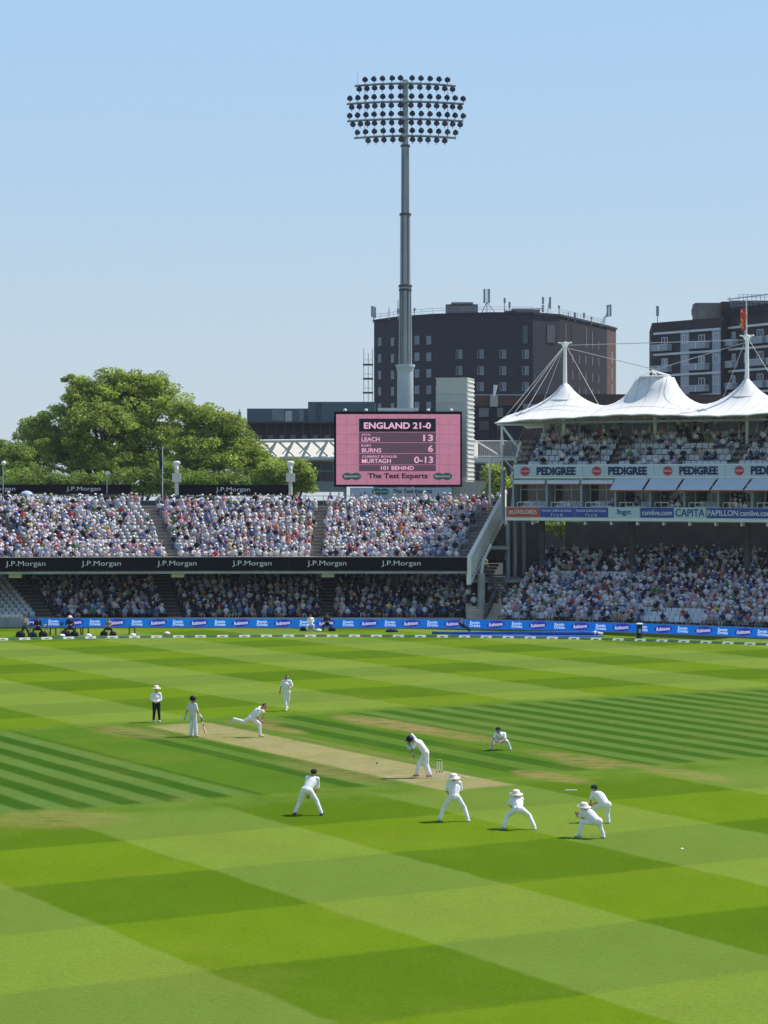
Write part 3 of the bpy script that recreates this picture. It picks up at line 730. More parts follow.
# tented canopies: one fabric roof per mast bay
CAN = bpy.data.materials.new('tensile_fabric'); CAN.use_nodes = True
_n = CAN.node_tree.nodes; _b = _n['Principled BSDF']; _b.inputs['Base Color'].default_value = (.84,.83,.80,1); _b.inputs['Roughness'].default_value = .6
_t = _n.new('ShaderNodeBsdfTranslucent'); _t.inputs[0].default_value = (.7,.66,.58,1); _mx = _n.new('ShaderNodeMixShader'); _mx.inputs[0].default_value = .12
CAN.node_tree.links.new(_b.outputs[0], _mx.inputs[1]); CAN.node_tree.links.new(_t.outputs[0], _mx.inputs[2]); CAN.node_tree.links.new(_mx.outputs[0], _n['Material Output'].inputs[0])
pk = [(565, 'mast'), (655, 'ring'), (747, 'mast'), (838, 'ring')]
edges = [505, 609, 701, 792, 884]
RC = 75.5
PKPH = {p_: phi_of(p_, RC) for p_, _ in pk}
for k, (px, kind) in enumerate(pk):
    pc = phi_of(px, RC); a, c = phi_of(edges[k], RC)+(.35 if k == 0 else 0), phi_of(edges[k+1], RC)
    lab = ['leftmost white peaked canopy with a short mast','middle white canopy ending in a flat open ring','white peaked canopy with the tall flagpole mast','white canopy beyond the right picture edge'][k]
    t = thing('tent_canopy', (*RP(pc, RC), 16.6), lab, 'canopy', 'tented canopies over the right stand')
    nu, nr = 32, 28; vs = []; fs = []
    for i in range(nu+1):
        fu = i/nu; ph = a+(c-a)*fu
        for j in range(nr+1):
            fr_ = j/nr; r_ = 70.2+11.5*fr_
            sm = 0
            for ppx, kd in pk:
                dd = sqrt(((ph-PKPH[ppx])*R(1)*(RC-3)*.72)**2+((r_-RC)*.95)**2)
                fz = (2.95*math.exp(-max(dd-.10, 0)/3.2)+.75*math.exp(-max(dd-.10, 0)/.6)) if kd == 'mast' else (2.1*math.exp(-max(dd-1.05, 0)/5.0)+2.1*math.exp(-max(dd-1.05, 0)/.60))
                sm += fz**5
            pkz = sm**.2
            e_u = abs(fu-.5)*2; e_r = abs(fr_-.46)*2
            zb = 15.85 + .25*max(0, 1-e_r**2)
            if k == 0: zb -= .12*max(0, (.5-fu)*2)**2
            scal = .06*(1-abs(cos(pi*fu*3)))*max(0, 1-fr_*4)
            zz = zb+pkz-scal
            if kind == 'ring': zz = min(zz, 19.95)
            else: zz = min(zz, 19.6)
            x, y = RP(ph, r_); vs.append((x, y, zz))
    for i in range(nu):
        for j in range(nr):
            q = i*(nr+1)+j; fs.append((q, q+nr+1, q+nr+2, q+1))
    o = MB().add(vs, fs).build('fabric_roof', CAN, t, smooth=True)
    md = o.modifiers.new('thickness', 'SOLIDIFY'); md.thickness = .05
    ev = [vs[i*(nr+1)] for i in range(nu+1)]
    MB().tube(ev, .06, 6).build('edge_cable', WHITE, t)
    x, y = RP(pc, RC)
    b = MB()
    for q in range(0, nu+1, 4): b.tube([(vs[q*(nr+1)][0], vs[q*(nr+1)][1], vs[q*(nr+1)][2]-.05), (*RP(a+(c-a)*q/nu, 71.2), 16.3)], .05, 5)
    b.tube([(*RP(a+(c-a)*i/8, 71.2), 16.3) for i in range(9)], .09, 6); b.build('edge_truss', GREYM, t)
    b = MB()
    for i in range(4, nu, 4): b.tube([(vs[i*(nr+1)+j][0], vs[i*(nr+1)+j][1], vs[i*(nr+1)+j][2]+.012) for j in range(nr+1)], .016, 4)
    b.build('fabric_seam', SEAM, t)
    if kind == 'mast':
        zt = ZG(348, 195) if k == 0 else ZG(345, 193)
        MB().tube([(x,y,17),(x,y,19.6),(x,y,zt)], [.19,.17,.13], 12).build('mast', WHITE, t)
        b = MB(); b.lathe([(.15,-.3),(.28,-.1),(.33,0),(.3,.1),(.1,.15)], (x,y,zt), 12)
        for q in range(6): b.tube([(x,y,zt+.02),(x+.62*cos(q*pi/3+.3),y+.62*sin(q*pi/3+.3),zt+.1)], .045, 5)
        b.build('mast_head', WHITE, t)
        b = MB(); b.lathe([(.16,0),(.2,.04),(.34,-.3),(.66,-.8),(1.25,-1.28),(1.5,-1.36),(1.5,-1.42)], (x,y,19.6), 20); b.build('cone_collar', CAN, t, smooth=True)
        b = MB(); top = (x,y,zt)
        for (du, rr) in ((-1.3,74.0),(1.6,79)): b.tube([top, (*RP(pc+du, rr), 17.6)], .014, 4)
        b.build('guy_wire', WHITE, t)
    else:
        b = MB(); b.lathe([(1.2,0),(1.3,.05),(1.3,.14),(1.2,.16)], (x,y,19.92), 24)
        b.tube([(x-1.2,y,20.1),(x-.2,y,20.5),(x+1.2,y,20.1)], .08, 6); b.tube([(x,y-1.1,20.1),(x-.2,y,20.5),(x,y+1.1,20.1)], .06, 6); b.build('top_ring', WHITE, t)
xl, yl = RP(phi_of(564, RC), RC); xm_, ym_ = RP(phi_of(655, RC), RC); xr, yr = RP(phi_of(747, RC), RC)
cb = thing('canopy_cable', (xl, yl, 22), 'thin steel cables strung between the canopy masts', 'cable')
b = MB(); b.tube([(xl,yl,22.75),(xr,yr,22.75)], .03, 4); b.tube([(xl,yl,22.6),(xm_,ym_,20.6)], .03, 4); b.tube([(xr,yr,22.6),(xm_,ym_,20.6)], .03, 4); b.build('span_cable', GREYM, cb)
b = MB()
for dx in (0, .6, 1.6): b.tube([(xl,yl,22.7),(9.6+dx, 193+dx*.4, 16.3)], .02, 4)
b.build('stay_cable', WHITE, cb)
fp = thing('flagpole', (xr, yr, 23), 'white flagpole with a red and yellow flag above the right canopy', 'flagpole')
MB().tube([(xr-.05,yr,23.0),(xr-.05,yr,ZG(298,yr))], [.07,.04], 8).build('pole', WHITE, fp)
b = MB(); zt = ZG(307, yr)
n_ = 8
for i in range(n_): pass
vs = []; fs = []
for i in range(11):
    for j in range(4):
        vs.append((xr-.08-.50*(j/3)*(1-.25*abs(5-i)/5)-.05*sin(i*1.1), yr-.05+.10*sin(i*.9+j), zt-.18*i-.05*j))
for i in range(10):
    for j in range(3): q = i*4+j; fs.append((q, q+1, q+5, q+4))
fm = bpy.data.materials.new('red_yellow_flag'); fm.use_nodes = True
_n = fm.node_tree.nodes; tcx = _n.new('ShaderNodeTexNoise'); tcx.inputs['Scale'].default_value = 2.2; rp = _n.new('ShaderNodeValToRGB'); rp.color_ramp.interpolation = 'CONSTANT'
rp.color_ramp.elements[0].color = (.55,.02,.02,1); rp.color_ramp.elements[1].position = .54; rp.color_ramp.elements[1].color = (.75,.32,.02,1)
fm.node_tree.links.new(tcx.outputs[0], rp.inputs[0]); fm.node_tree.links.new(rp.outputs[0], _n['Principled BSDF'].inputs[0])
o = b.add(vs, fs).build('flag', fm, fp); o.modifiers.new('t', 'SOLIDIFY').thickness = .01

# ---------------------------------------------------------------- LED boards
LEDB = mat('led_blue', (.004,.16,.62), .6, var=.04, emit=.50, spec=.02); LEDN = mat('led_navy', (.03,.03,.34), .4, var=0, emit=.5); LEDW = mat('led_white', (.75,.8,.9), .4, var=0, emit=.55); LEDR = mat('led_red', (.6,.05,.08), .4, var=0, emit=.5)
def board_pt(px):       # foot of the board line
    if px <= 447:
        t = (px-0)/447.0; y = 181.9-1.7*t; return (XG(px, y), y)
    ph = phi_of(px, 61, RG_); return RG_(ph, 61)
rc = [33, 74.5, 116, 158, 199, 241, 283, 326, 369, 411, 453.5, 496, 538, 580.5, 622, 663.5, 704, 744, 784]
for k, cpx in enumerate(rc):
    pa = 28 if k == 0 else cpx-31; pb = (rc[k+1]-31) if k+1 < len(rc) else cpx+10
    A_, B_ = Vector((*board_pt(pa+.12), 0)), Vector((*board_pt(pb-.12), 0)); mid = (A_+B_)/2; dv = B_-A_; rz = math.atan2(dv.y, dv.x)
    Lw = dv.length; nrm = Vector((sin(rz), -cos(rz), 0))
    lab = 'blue LED boundary board with Robinsons and Exotic Drinks adverts, %s from the left' % ordn(k+1)
    t = thing('advertising_board', (mid.x, mid.y, 0), lab, 'board', 'blue LED boards round the boundary', rz)
    MB().box(mid+Vector((0,0,.40)), (Lw, .10, .66), rz).build('led_panel', LEDB, t)
    b = MB(); b.box(mid+Vector((0,0,.755))-nrm*.02, (Lw, .18, .05), rz); b.box(mid+Vector((0,0,.035))-nrm*.03, (Lw, .2, .07), rz)
    for e_ in (-.5, .5): b.box(mid+dv*e_*.92-nrm*.2+Vector((0,0,.3)), (.06,.3,.6), rz)
    b.build('board_frame', GREYM, t)
    def on(pxx, dz=0, off=.07):
        q = Vector((*board_pt(pxx), 0)); q = A_+dv*max(0, min(1, (q-A_).dot(dv)/dv.length_squared)); return q+nrm*off+Vector((0,0,dz))
    MB().prism(ellipse_poly(.74,.29,20,.10), on(cpx,.40,.065), .01, rz).build('oval_logo', LEDN, t)
    text('Robinsons', on(cpx,.41,.075), 1.14, .27, rz, LEDW, t, bold=.01, shear=.35, depth=.01, roll=-.10)
    if k and cpx-20.7 > pa: text('Exotic\nDrinks', on(cpx-20.7,.40,.06), .84, .44, rz, LEDW, t, bold=.012, depth=.01)
# white gate at the left edge
g = thing('picket_gate', (-30, 182, 0), 'low white slatted gate at the left end of the LED boards', 'gate')
b = MB(); 
for k in range(14): b.box((XG(-8+k*2.5,182.0),182.0,.55),(.12,.05,1.0))
b.build('slat', WHITE, g); b = MB(); b.box((XG(8,182.1),182.08,.95),(2.8,.05,.1)); b.box((XG(8,182.1),182.08,.25),(2.8,.05,.1)); b.build('rail', WHITE, g)

# ---------------------------------------------------------------- boundary rope
RPX = [(-40,641.0),(0,640.2),(90,638.3),(180,637.3),(280,636.7),(380,636.7),(470,637.4),(560,638.9),(660,641.4),(768,645.3),(830,648.5)]
def rope_y(px):
    for (a, ya), (c, yc) in zip(RPX, RPX[1:]):
        if a <= px <= c: t = (px-a)/(c-a); return ya+(yc-ya)*t
rp_ = thing('boundary_rope', (0, 169, 0), 'boundary rope of alternating white and dark green foam wedges', 'boundary rope')
RW = mat('foam_white', (.46,.49,.45), .7, var=.08); RG = mat('foam_green', (.03,.10,.05), .7, var=.1); RB = mat('foam_logo', (.25,.32,.28), .7, var=0)
for k in range(73):
    pa, pb = -14+k*11.0, -14+(k+1)*11.0
    ya, yb = GY(rope_y(pa)), GY(rope_y(pb)); A_ = Vector((XG(pa,ya),ya,0)); B_ = Vector((XG(pb,yb),yb,0)); dv = B_-A_; rz = math.atan2(dv.y,dv.x)
    A_ += dv*.01; B_ -= dv*.01; n_ = Vector((sin(rz),-cos(rz),0)); b = MB()
    vs = [A_+n_*.2, B_+n_*.2, B_-n_*.2, A_-n_*.2, A_+n_*.02+Vector((0,0,.15)), B_+n_*.02+Vector((0,0,.15)), B_-n_*.02+Vector((0,0,.15)), A_-n_*.02+Vector((0,0,.15))]
    b.add(vs, [(0,3,2,1),(4,5,6,7),(0,1,5,4),(1,2,6,5),(2,3,7,6),(3,0,4,7)])
    m_ = (A_+B_)/2+n_*.145+Vector((0,0,.065)); b.box(m_, (dv.length*.4,.03,.04), rz, 1)
    b.build('foam_wedge', [RW, RG] if k % 2 else [RG, RB], rp_)

# ---------------------------------------------------------------- players and umpire
KIT = mat('cricket_whites', (.84,.84,.83), .85, scale=9, var=.05, bump=.35); CRM = mat('cream_whites', (.70,.69,.60), .85, scale=9, var=.05, bump=.35)
SKIN = mat('skin', (.50,.25,.17), .6, scale=8, var=.06); SHOE = mat('white_boot', (.62,.63,.66), .6, var=.08); HAIR = mat('dark_hair', (.03,.02,.015), .8, var=.1)
TRB = mat('black_trousers', (.012,.012,.016), .8, var=.1); HATM = mat('hat_cloth', (.80,.71,.64), .85, var=.05); CAPG = mat('dark_green_cap', (.012,.035,.03), .8, var=.1)
HELM = mat('navy_helmet', (.006,.008,.018), .5, var=.05, spec=.2); WOOD = mat('willow_bat', (.55,.40,.22), .5, var=.12, scale=6); GRIP = mat('bat_grip', (.02,.03,.08), .7, var=0)
EYE = mat('eye_dark', (.02,.015,.012), .3, var=0); LIP = mat('lips', (.36,.13,.11), .6, var=0); IRIDE = mat('shoe_dark_sole', (.05,.05,.07), .6, var=0); HOTSH = mat('pink_boot', (.55,.25,.30), .6, var=.1)
def V3(p): return Vector(p)
def figure(name, label, fx, fy, J, face=(0,-1,0), group='cricketers on the field', shirt=None, trous=None, shoe=None, cat='person', hat=None, hair='hair', sleeve=.5, skin=None, voxel=.0125, wide=1.0, up=None):
    s = (fy-HZ)/H; Y = GY(fy); base = Vector((XG(fx, Y), Y, 0))
    def g(k):
        px, py, dy = J[k]; return Vector(((px-fx)/s, dy, max((fy-py)/s, .04)))
    f = Vector(face).normalized(); hc = g('head'); u = Vector(up).normalized() if up else (Vector((0,0,1)) - f*f.z).normalized(); r_ = f.cross(u).normalized()
    pv, ch = g('pelvis'), g('chest'); pr = []
    ax = (g('shR')-g('shL')).normalized()
    pr += [('trousers', pv-ax*.075*wide, pv+ax*.075*wide, .125, .125), ('trousers', pv, pv.lerp(ch, .25), .145, .14), ('shirt', pv.lerp(ch, .28), ch, .145, .165),
           ('shirt', pv.lerp(ch,.35)-ax*.05, ch-ax*.08, .12, .13), ('shirt', pv.lerp(ch,.35)+ax*.05, ch+ax*.08, .12, .13),
           ('shirt', g('shL'), g('shR'), .078, .078), ('skin', (g('shL')+g('shR'))/2, hc-u*.06, .062, .055),
           ('head', hc+u*.02-f*.02, hc+u*.03+f*.015, .100, .094), ('head', hc-u*.045+f*.02, hc-u*.078+f*.045, .070, .050),
           ('head', hc+f*.098+u*.0, hc+f*.118-u*.028, .012, .017), ('head', hc+r_*.098-u*.005, hc+r_*.102-u*.03, .022, .016), ('head', hc-r_*.098-u*.005, hc-r_*.102-u*.03, .022, .016),
           ('eye', hc+f*.094+r_*.034+u*.012, hc+f*.097+r_*.036+u*.012, .013, .012), ('eye', hc+f*.094-r_*.034+u*.012, hc+f*.097-r_*.036+u*.012, .013, .012),
           ('lip', hc+f*.088-u*.062-r_*.018, hc+f*.088-u*.062+r_*.018, .011, .011)]
    for q in 'LR':
        sg = -1 if q == 'L' else 1
        hp = g('hip'+q) if 'hip'+q in J else pv + ax*.09*sg
        kn, an, sh, el, ha = g('kn'+q), g('an'+q), g('sh'+q), g('el'+q), g('ha'+q)
        pr += [('trousers', hp, kn, .110, .078), ('trousers', kn, an+Vector((0,0,.06)), .076, .058)]
        td = Vector(J.get('toe'+q, (0,-1,0))).normalized()
        pr += [('shoe', an-td*.04+Vector((0,0,.0)), an+td*.15-Vector((0,0,.015)), .050, .040)]
        mid = sh.lerp(el, sleeve*1.6 if sleeve <= .6 else 1)
        if sleeve > .9: pr += [('shirt', sh, el, .068, .058), ('shirt', el, el.lerp(ha, .9), .054, .042)]
        else: pr += [('shirt', sh, mid, .070, .066), ('skin', mid, el, .048, .044), ('skin', el, ha, .043, .030)]
        # hand: palm, four unequal curled fingers, thumb
        hd = (ha-el).normalized(); sd = hd.cross(Vector((0,1,0))); sd = sd.normalized() if sd.length > .1 else Vector((1,0,0)); nn = hd.cross(sd).normalized()
        pr += [('skin', ha, ha+hd*.06, .036, .036)]
        for i, ln in enumerate((.055,.072,.068,.052)):
            o_ = ha+hd*.075+sd*(.027*(i-1.5)); pr += [('skin', o_, o_+hd*ln*.6+nn*.008, .0125, .012), ('skin', o_+hd*ln*.6+nn*.008, o_+hd*ln+nn*.03, .012, .0105)]
        o_ = ha+hd*.02-sd*.032; pr += [('skin', o_, o_-sd*.03+hd*.03, .015, .013), ('skin', o_-sd*.03+hd*.03, o_-sd*.03+hd*.06+nn*.012, .013, .011)]
    V, Fc, T, cen = fuse(pr, voxel)
    T = list(T)
    for i, c in enumerate(cen):
        if T[i] == 'head':
            q = Vector(c)-hc
            if q.dot(u) > .075 or (q.dot(u) > -.04 and q.dot(f) < -.01 and abs(q.dot(r_)) < .2 and not (abs(q.dot(r_)) > .09 and q.dot(u) < .02)): T[i] = 'hair'
            else: T[i] = 'skin'
    ms = [shirt or KIT, trous or KIT, skin or SKIN, shoe or SHOE, HAIR if hair else (skin or SKIN), EYE, LIP]
    ix = {'shirt':0,'trousers':1,'skin':2,'shoe':3,'hair':4,'eye':5,'lip':6}
    t = thing(name, base, label, cat, group)
    b = MB(); b.v = [tuple(base+Vector(v)) for v in V]; b.f = Fc; b.m = [ix[x] for x in T]
    b.build('body', ms, t, smooth=True)
    zq = u.to_track_quat('Z', 'Y').to_matrix().to_4x4(); W = base+hc
    if hat == 'wide':
        MB().lathe([(.232,-.008),(.229,.004),(.130,.034),(.122,.095),(.095,.130),(.03,.140)], W, 20, 0, zq).build('sun_hat', HATM, t, smooth=True)
    elif hat == 'cap':
        b = MB(); b.lathe([(.112,.03),(.116,.07),(.095,.115),(.05,.138),(.01,.142)], W, 16, 0, zq)
        c0 = W+u*.045; b.add([c0+r_*.08+f*.07, c0-r_*.08+f*.07, c0-r_*.06+f*.18-u*.01, c0+r_*.06+f*.18-u*.01, c0+r_*.08+f*.07+u*.012, c0-r_*.08+f*.07+u*.012, c0-r_*.06+f*.18+u*.002, c0+r_*.06+f*.18+u*.002], [(0,1,2,3),(7,6,5,4),(0,3,7,4),(3,2,6,7),(2,1,5,6)])
        b.build('cap', CAPG, t, smooth=False)
    elif hat == 'helmet':
        b = MB(); b.lathe([(.125,-.06),(.132,.0),(.135,.05),(.115,.11),(.07,.148),(.015,.16)], W-f*.012, 18, 0, zq)
        c0 = W+u*.05; b.add([c0+r_*.10+f*.08, c0-r_*.10+f*.08, c0-r_*.07+f*.19-u*.02, c0+r_*.07+f*.19-u*.02, c0+r_*.10+f*.08+u*.02, c0-r_*.10+f*.08+u*.02, c0-r_*.07+f*.19, c0+r_*.07+f*.19], [(0,1,2,3),(7,6,5,4),(0,3,7,4),(3,2,6,7),(2,1,5,6)])
        hl = b.build('helmet', HELM, t, smooth=True)
        b = MB()
        for k in range(4):
            zz = -.015-.028*k; b.tube([W+r_*.125+u*zz, W+r_*.09+f*.12+u*zz, W+f*.165+u*zz, W-r_*.09+f*.12+u*zz, W-r_*.125+u*zz], .005, 5)
        b.build('grille', DGREY, hl)
    return t, g, base
def limbgear(nm, base, prims, m, t, vox=.02):
    V, Fc, T, cen = fuse([('x',)+p for p in prims], vox); b = MB(); b.v = [tuple(base+Vector(v)) for v in V]; b.f = Fc; b.m = [0]*len(Fc); return b.build(nm, m, t, smooth=True)
def pads(base, g, t, fwd):
    fw = Vector(fwd)*.035
    for q in 'LR':
        kn, an = g('kn'+q), g('an'+q); up_ = (kn-an).normalized()
        limbgear('batting_pad', base, [(an+fw+up_*.10, kn+fw, .085, .098), (kn+fw, kn+fw+up_*.16, .10, .085), (kn+fw*2, kn+fw*2+up_*.02, .075, .075)], KIT, t)
def gloves(base, g, t, m=None):
    for q in 'LR':
        ha, el = g('ha'+q), g('el'+q); d = (ha-el).normalized(); sd = d.cross(Vector((0,1,0))).normalized()
        limbgear('batting_glove', base, [(ha-d*.06, ha+d*.05, .052, .055)] + [(ha+d*.06+sd*.03*(i-1.5), ha+d*.13+sd*.03*(i-1.5), .022, .020) for i in range(4)] + [(ha-sd*.05, ha-sd*.07+d*.06, .024, .02)], m or SHOE, t, .014)
def bat(p_hand, p_tip, label, name='cricket_bat', side=(0,-1,0)):
    a, c = Vector(p_hand), Vector(p_tip); d = (c-a).normalized(); n_ = Vector(side); n_ = (n_-d*n_.dot(d)).normalized(); s_ = d.cross(n_)
    t = thing(name, c, label, 'bat'); L_ = (c-a).length; hl = .30
    MB().tube([a-d*.06, a+d*(hl-.02)], .019, 8).build('handle', GRIP, t)
    b = MB(); prof = [(hl-.03,.022,.018),(hl+.05,.053,.022),(L_-.12,.054,.034),(L_-.03,.053,.026),(L_,.040,.015)]; vs = []; fs = []
    for l, w_, th in prof:
        for (i, j) in ((-1,-1),(1,-1),(1,.3),(0,1.25),(-1,.3)): vs.append(a+d*l+s_*w_*i+n_*th*j*-1)
    for i in range(4):
        for k in range(5): k2 = (k+1) % 5; fs.append((i*5+k, i*5+k2, (i+1)*5+k2, (i+1)*5+k))
    fs += [(4,3,2,1,0), (20,21,22,23,24)]
    b.add(vs, fs).build('blade', WOOD, t)
    MB().box(a+d*(hl+.14)+n_*.025, (.05,.05,.1)).build('sticker', mat('bat_sticker', (.05,.08,.35), .5, var=0), t)
    return t

figure('umpire', 'umpire in white coat shirt, black trousers and white sun hat behind the bowling end', 156.3, 722,
  dict(head=(156.3,688.3,0),chest=(156.4,697.5,0),pelvis=(156.3,703.5,0),shL=(152.8,694,0),shR=(160.0,694,0),elL=(151.3,699.6,-.05),elR=(161.2,699.6,-.05),haL=(155.2,701.2,-.22),haR=(157.6,701.2,-.22),
       knL=(154.2,712,0),knR=(158.9,712,0),anL=(153.6,720.8,0),anR=(159.4,720.8,0),toeL=(-.15,-1,0),toeR=(.25,-1,0)), hat='wide', trous=TRB, sleeve=1.0, group='officials and cricketers in the middle')
t, g, b0 = figure('batsman', 'non-striking batsman in cream whites and navy helmet walking with a lowered bat', 193.6, 736.5,
  dict(head=(192.8,699.0,0),chest=(192.6,708,0),pelvis=(192.8,715.5,.0),shL=(189.3,704.6,.12),shR=(195.8,704.6,-.08),elL=(187.2,710.2,.10),elR=(197.6,711.0,-.1),haL=(185.6,716.2,.02),haR=(200.4,715.6,-.14),
       knL=(191.6,725.5,.05),knR=(195.2,725.0,-.1),anL=(190.8,735.0,.12),anR=(195.8,735.2,-.12),toeL=(.6,-.8,0),toeR=(.8,-.6,0)), face=(.93,-.35,-.05), hat='helmet', shirt=CRM, trous=CRM, group='officials and cricketers in the middle')
pads(b0, g, t, (.5,-.85,0)); gloves(b0, g, t)
hr = b0+g('haR'); bat(hr+Vector((0,-.02,.0)), hr+Vector((.265,-.1,-.82+.0)), 'wooden bat hanging from the non-striking batsman\'s right glove', side=(1,-.3,0))
figure('bowler', 'bowler in whites bent forward in follow-through with one leg kicked back', 257, 737.0,
  dict(head=(264.6,705.8,-.05),chest=(257.6,711.4,0),pelvis=(251.0,717.6,0),shL=(259.6,708.2,.16),shR=(259.2,709.6,-.17),elL=(264,713.5,.22),elR=(257.6,716.2,-.22),haL=(262.5,718.5,.2),haR=(260.6,719.6,-.22),
       hipL=(250.0,718,.09),hipR=(252,718.6,-.09),knL=(243.8,722.0,.09),knR=(259.6,723.4,-.09),anL=(233.8,720.2,.1),anR=(260.4,735.4,-.09),toeL=(-.55,0,-.85),toeR=(.95,-.3,0)), face=(.93,-.3,-.2), hair='hair', group='officials and cricketers in the middle')
figure('fielder', 'fielder walking in upright behind the bowler with his right arm bent', 286.8, 710.8,
  dict(head=(286.6,677.2,0),chest=(286.4,684.5,0),pelvis=(286.6,692.2,0),shL=(282.8,681.2,0),shR=(290.2,681.2,0),elL=(280.8,686.4,.04),elR=(292.4,685.8,-.05),haL=(280.2,691.0,-.06),haR=(291.0,687.0,-.26),
       knL=(285.4,701.4,-.05),knR=(288.0,701.0,.06),anL=(286.4,709.6,-.12),anR=(287.0,707.6,.30),toeL=(0,-1,0),toeR=(.2,-1,-.3)), hat=None, group='officials and cricketers in the middle')
t, g, b0 = figure('batsman', 'striking batsman in whites and dark helmet stooping over a high-elbow defensive stroke', 423.5, 777.5,
  dict(head=(409.8,739.4,-.05),chest=(419.0,743.6,0),pelvis=(425.6,752.2,0),shL=(415.4,740.0,.15),shR=(416.4,741.6,-.15),elL=(411.0,734.4,.16),elR=(412.4,748.2,-.22),haL=(409.0,745.6,-.02),haR=(409.8,748.0,-.10),
       hipL=(424.8,753,.08),hipR=(426.4,753,-.08),knL=(419.6,765.2,.06),knR=(427.0,764.6,-.08),anL=(417.4,775.4,.10),anR=(430.2,775.2,-.12),toeL=(-1,-.25,0),toeR=(-1,-.35,0)), face=(-.86,-.15,-.5), hat='helmet', group='officials and cricketers in the middle', shoe=HOTSH)
pads(b0, g, t, (-.95,-.2,0)); gloves(b0, g, t)
hr = b0+(g('haL')+g('haR'))/2; bat(hr+Vector((.0,0,.08)), hr+Vector((.25,-.05,-.46)), 'wooden bat held low in front of the striking batsman', side=(-.9,-.2,0))
figure('fielder', 'bare-armed fielder in a dark cap crouching, back turned, leftmost of the near fielders', 308, 815.4,
  dict(head=(313.6,774.2,.32),chest=(311.4,782.2,.24),pelvis=(306.6,790.2,0),shL=(307.2,778.8,.28),shR=(317.2,779.8,.24),elL=(305.6,788.0,.42),elR=(317.8,790.6,.34),haL=(307.6,796.5,.46),haR=(309.2,797.2,.48),
       hipL=(303.4,791,0),hipR=(309.8,791,0),knL=(299.4,803.2,.12),knR=(316.6,801.6,.10),anL=(295.0,813.6,0),anR=(321.4,814.2,-.02),toeL=(-.35,1,0),toeR=(.45,1,0)), face=(.1,.95,-.15), hat='cap', shoe=IRIDE)
def crouch(label, fx, fy, J, **k): return figure('fielder', label, fx, fy, J, **k)
crouch('fielder in a broad pinkish-white hat, back turned and legs wide, beside the stumps', 454, 821.5,
  dict(head=(453.7,778.2,.14),chest=(454.4,787.4,.10),pelvis=(454.0,796.6,-.05),shL=(449.0,783.4,.12),shR=(459.8,783.4,.12),elL=(446.9,791.4,.18),elR=(461.2,791.8,.18),haL=(449.8,796.2,.36),haR=(457.5,796.4,.36),
       hipL=(450.9,797.4,0),hipR=(457.2,797.4,0),knL=(443.6,808.6,.14),knR=(464.4,808.2,.14),anL=(439.9,819.8,0),anR=(468.0,820.2,-.02),toeL=(-.4,1,0),toeR=(.4,1,0)), face=(0,.98,-.2), hat='wide', up=(0,-.10,1))
crouch('slip fielder in a white sun hat, crouching legs wide, alone left of the overlapping pair', 519.5, 829.6,
  dict(head=(516.6,795.2,.32),chest=(517.0,802.6,.22),pelvis=(518.4,809.2,-.05),shL=(511.6,800.0,.26),shR=(522.2,800.2,.24),elL=(509.4,806.2,.42),elR=(522.0,807.0,.42),haL=(513.2,808.6,.55),haR=(516.4,808.8,.55),
       hipL=(515.0,810,0),hipR=(522.0,810,0),knL=(507.6,816.6,.2),knR=(529.6,816.4,.18),anL=(504.0,827.8,.02),anR=(534.6,828.6,-.02),toeL=(-.7,.8,0),toeR=(.3,1,0)), face=(-.25,.95,-.25), hat='wide', up=(.05,-.12,1))
crouch('fielder in a dark cap crouching beyond the stumps and facing the camera', 501, 749.6,
  dict(head=(497.9,729.4,-.30),chest=(500.4,735.0,-.18),pelvis=(502.2,740.2,.08),shL=(495.8,732.8,-.24),shR=(504.2,733.4,-.2),elL=(493.4,737.0,-.36),elR=(504.6,738.4,-.36),haL=(493.2,740.6,-.48),haR=(500.4,740.2,-.5),
       hipL=(499.8,741,.05),hipR=(504.6,741,.05),knL=(492.6,739.6,-.25),knR=(506.6,740.8,-.22),anL=(491.4,748.2,0),anR=(509.8,748.8,0),toeL=(-.6,-1,0),toeR=(.4,-1,0)), face=(-.3,-.95,-.15), hat='cap')
crouch('slip fielder in a dark cap bending low, rear one of the overlapping pair', 602, 823.0,
  dict(head=(595.2,789.8,.26),chest=(599.4,796.4,.16),pelvis=(605.4,804.0,-.08),shL=(593.4,794.0,.22),shR=(601.2,794.8,.10),elL=(591.6,800.6,.26),elR=(597.4,803.0,.16),haL=(591.8,804.6,.36),haR=(593.6,805.4,.32),
       hipL=(602.6,805.4,.04),hipR=(607.6,805.2,-.06),knL=(594.6,809.6,.16),knR=(607.2,813.2,-.02),anL=(593.6,821.0,.1),anR=(608.4,821.8,-.06),toeL=(-.8,.6,0),toeR=(-.3,1,0)), face=(-.85,.5,-.2), hat='cap')
crouch('slip fielder in floppy white hat squatting low, front one of the overlapping pair', 591.5, 838.0,
  dict(head=(584.6,807.6,.24),chest=(589.4,814.4,.14),pelvis=(596.4,820.6,-.10),shL=(582.6,812.4,.20),shR=(590.6,812.8,.06),elL=(580.2,818.2,.24),elR=(586.4,820.4,.14),haL=(578.6,816.2,.36),haR=(580.8,818.2,.32),
       hipL=(593.4,822.2,.04),hipR=(598.6,822.0,-.08),knL=(582.2,822.6,.16),knR=(600.2,826.8,-.02),anL=(580.0,836.0,.10),anR=(603.4,836.6,-.06),toeL=(-.8,.6,0),toeR=(-.2,1,0)), face=(-.75,.6,-.25), hat='wide', up=(.08,-.12,1))
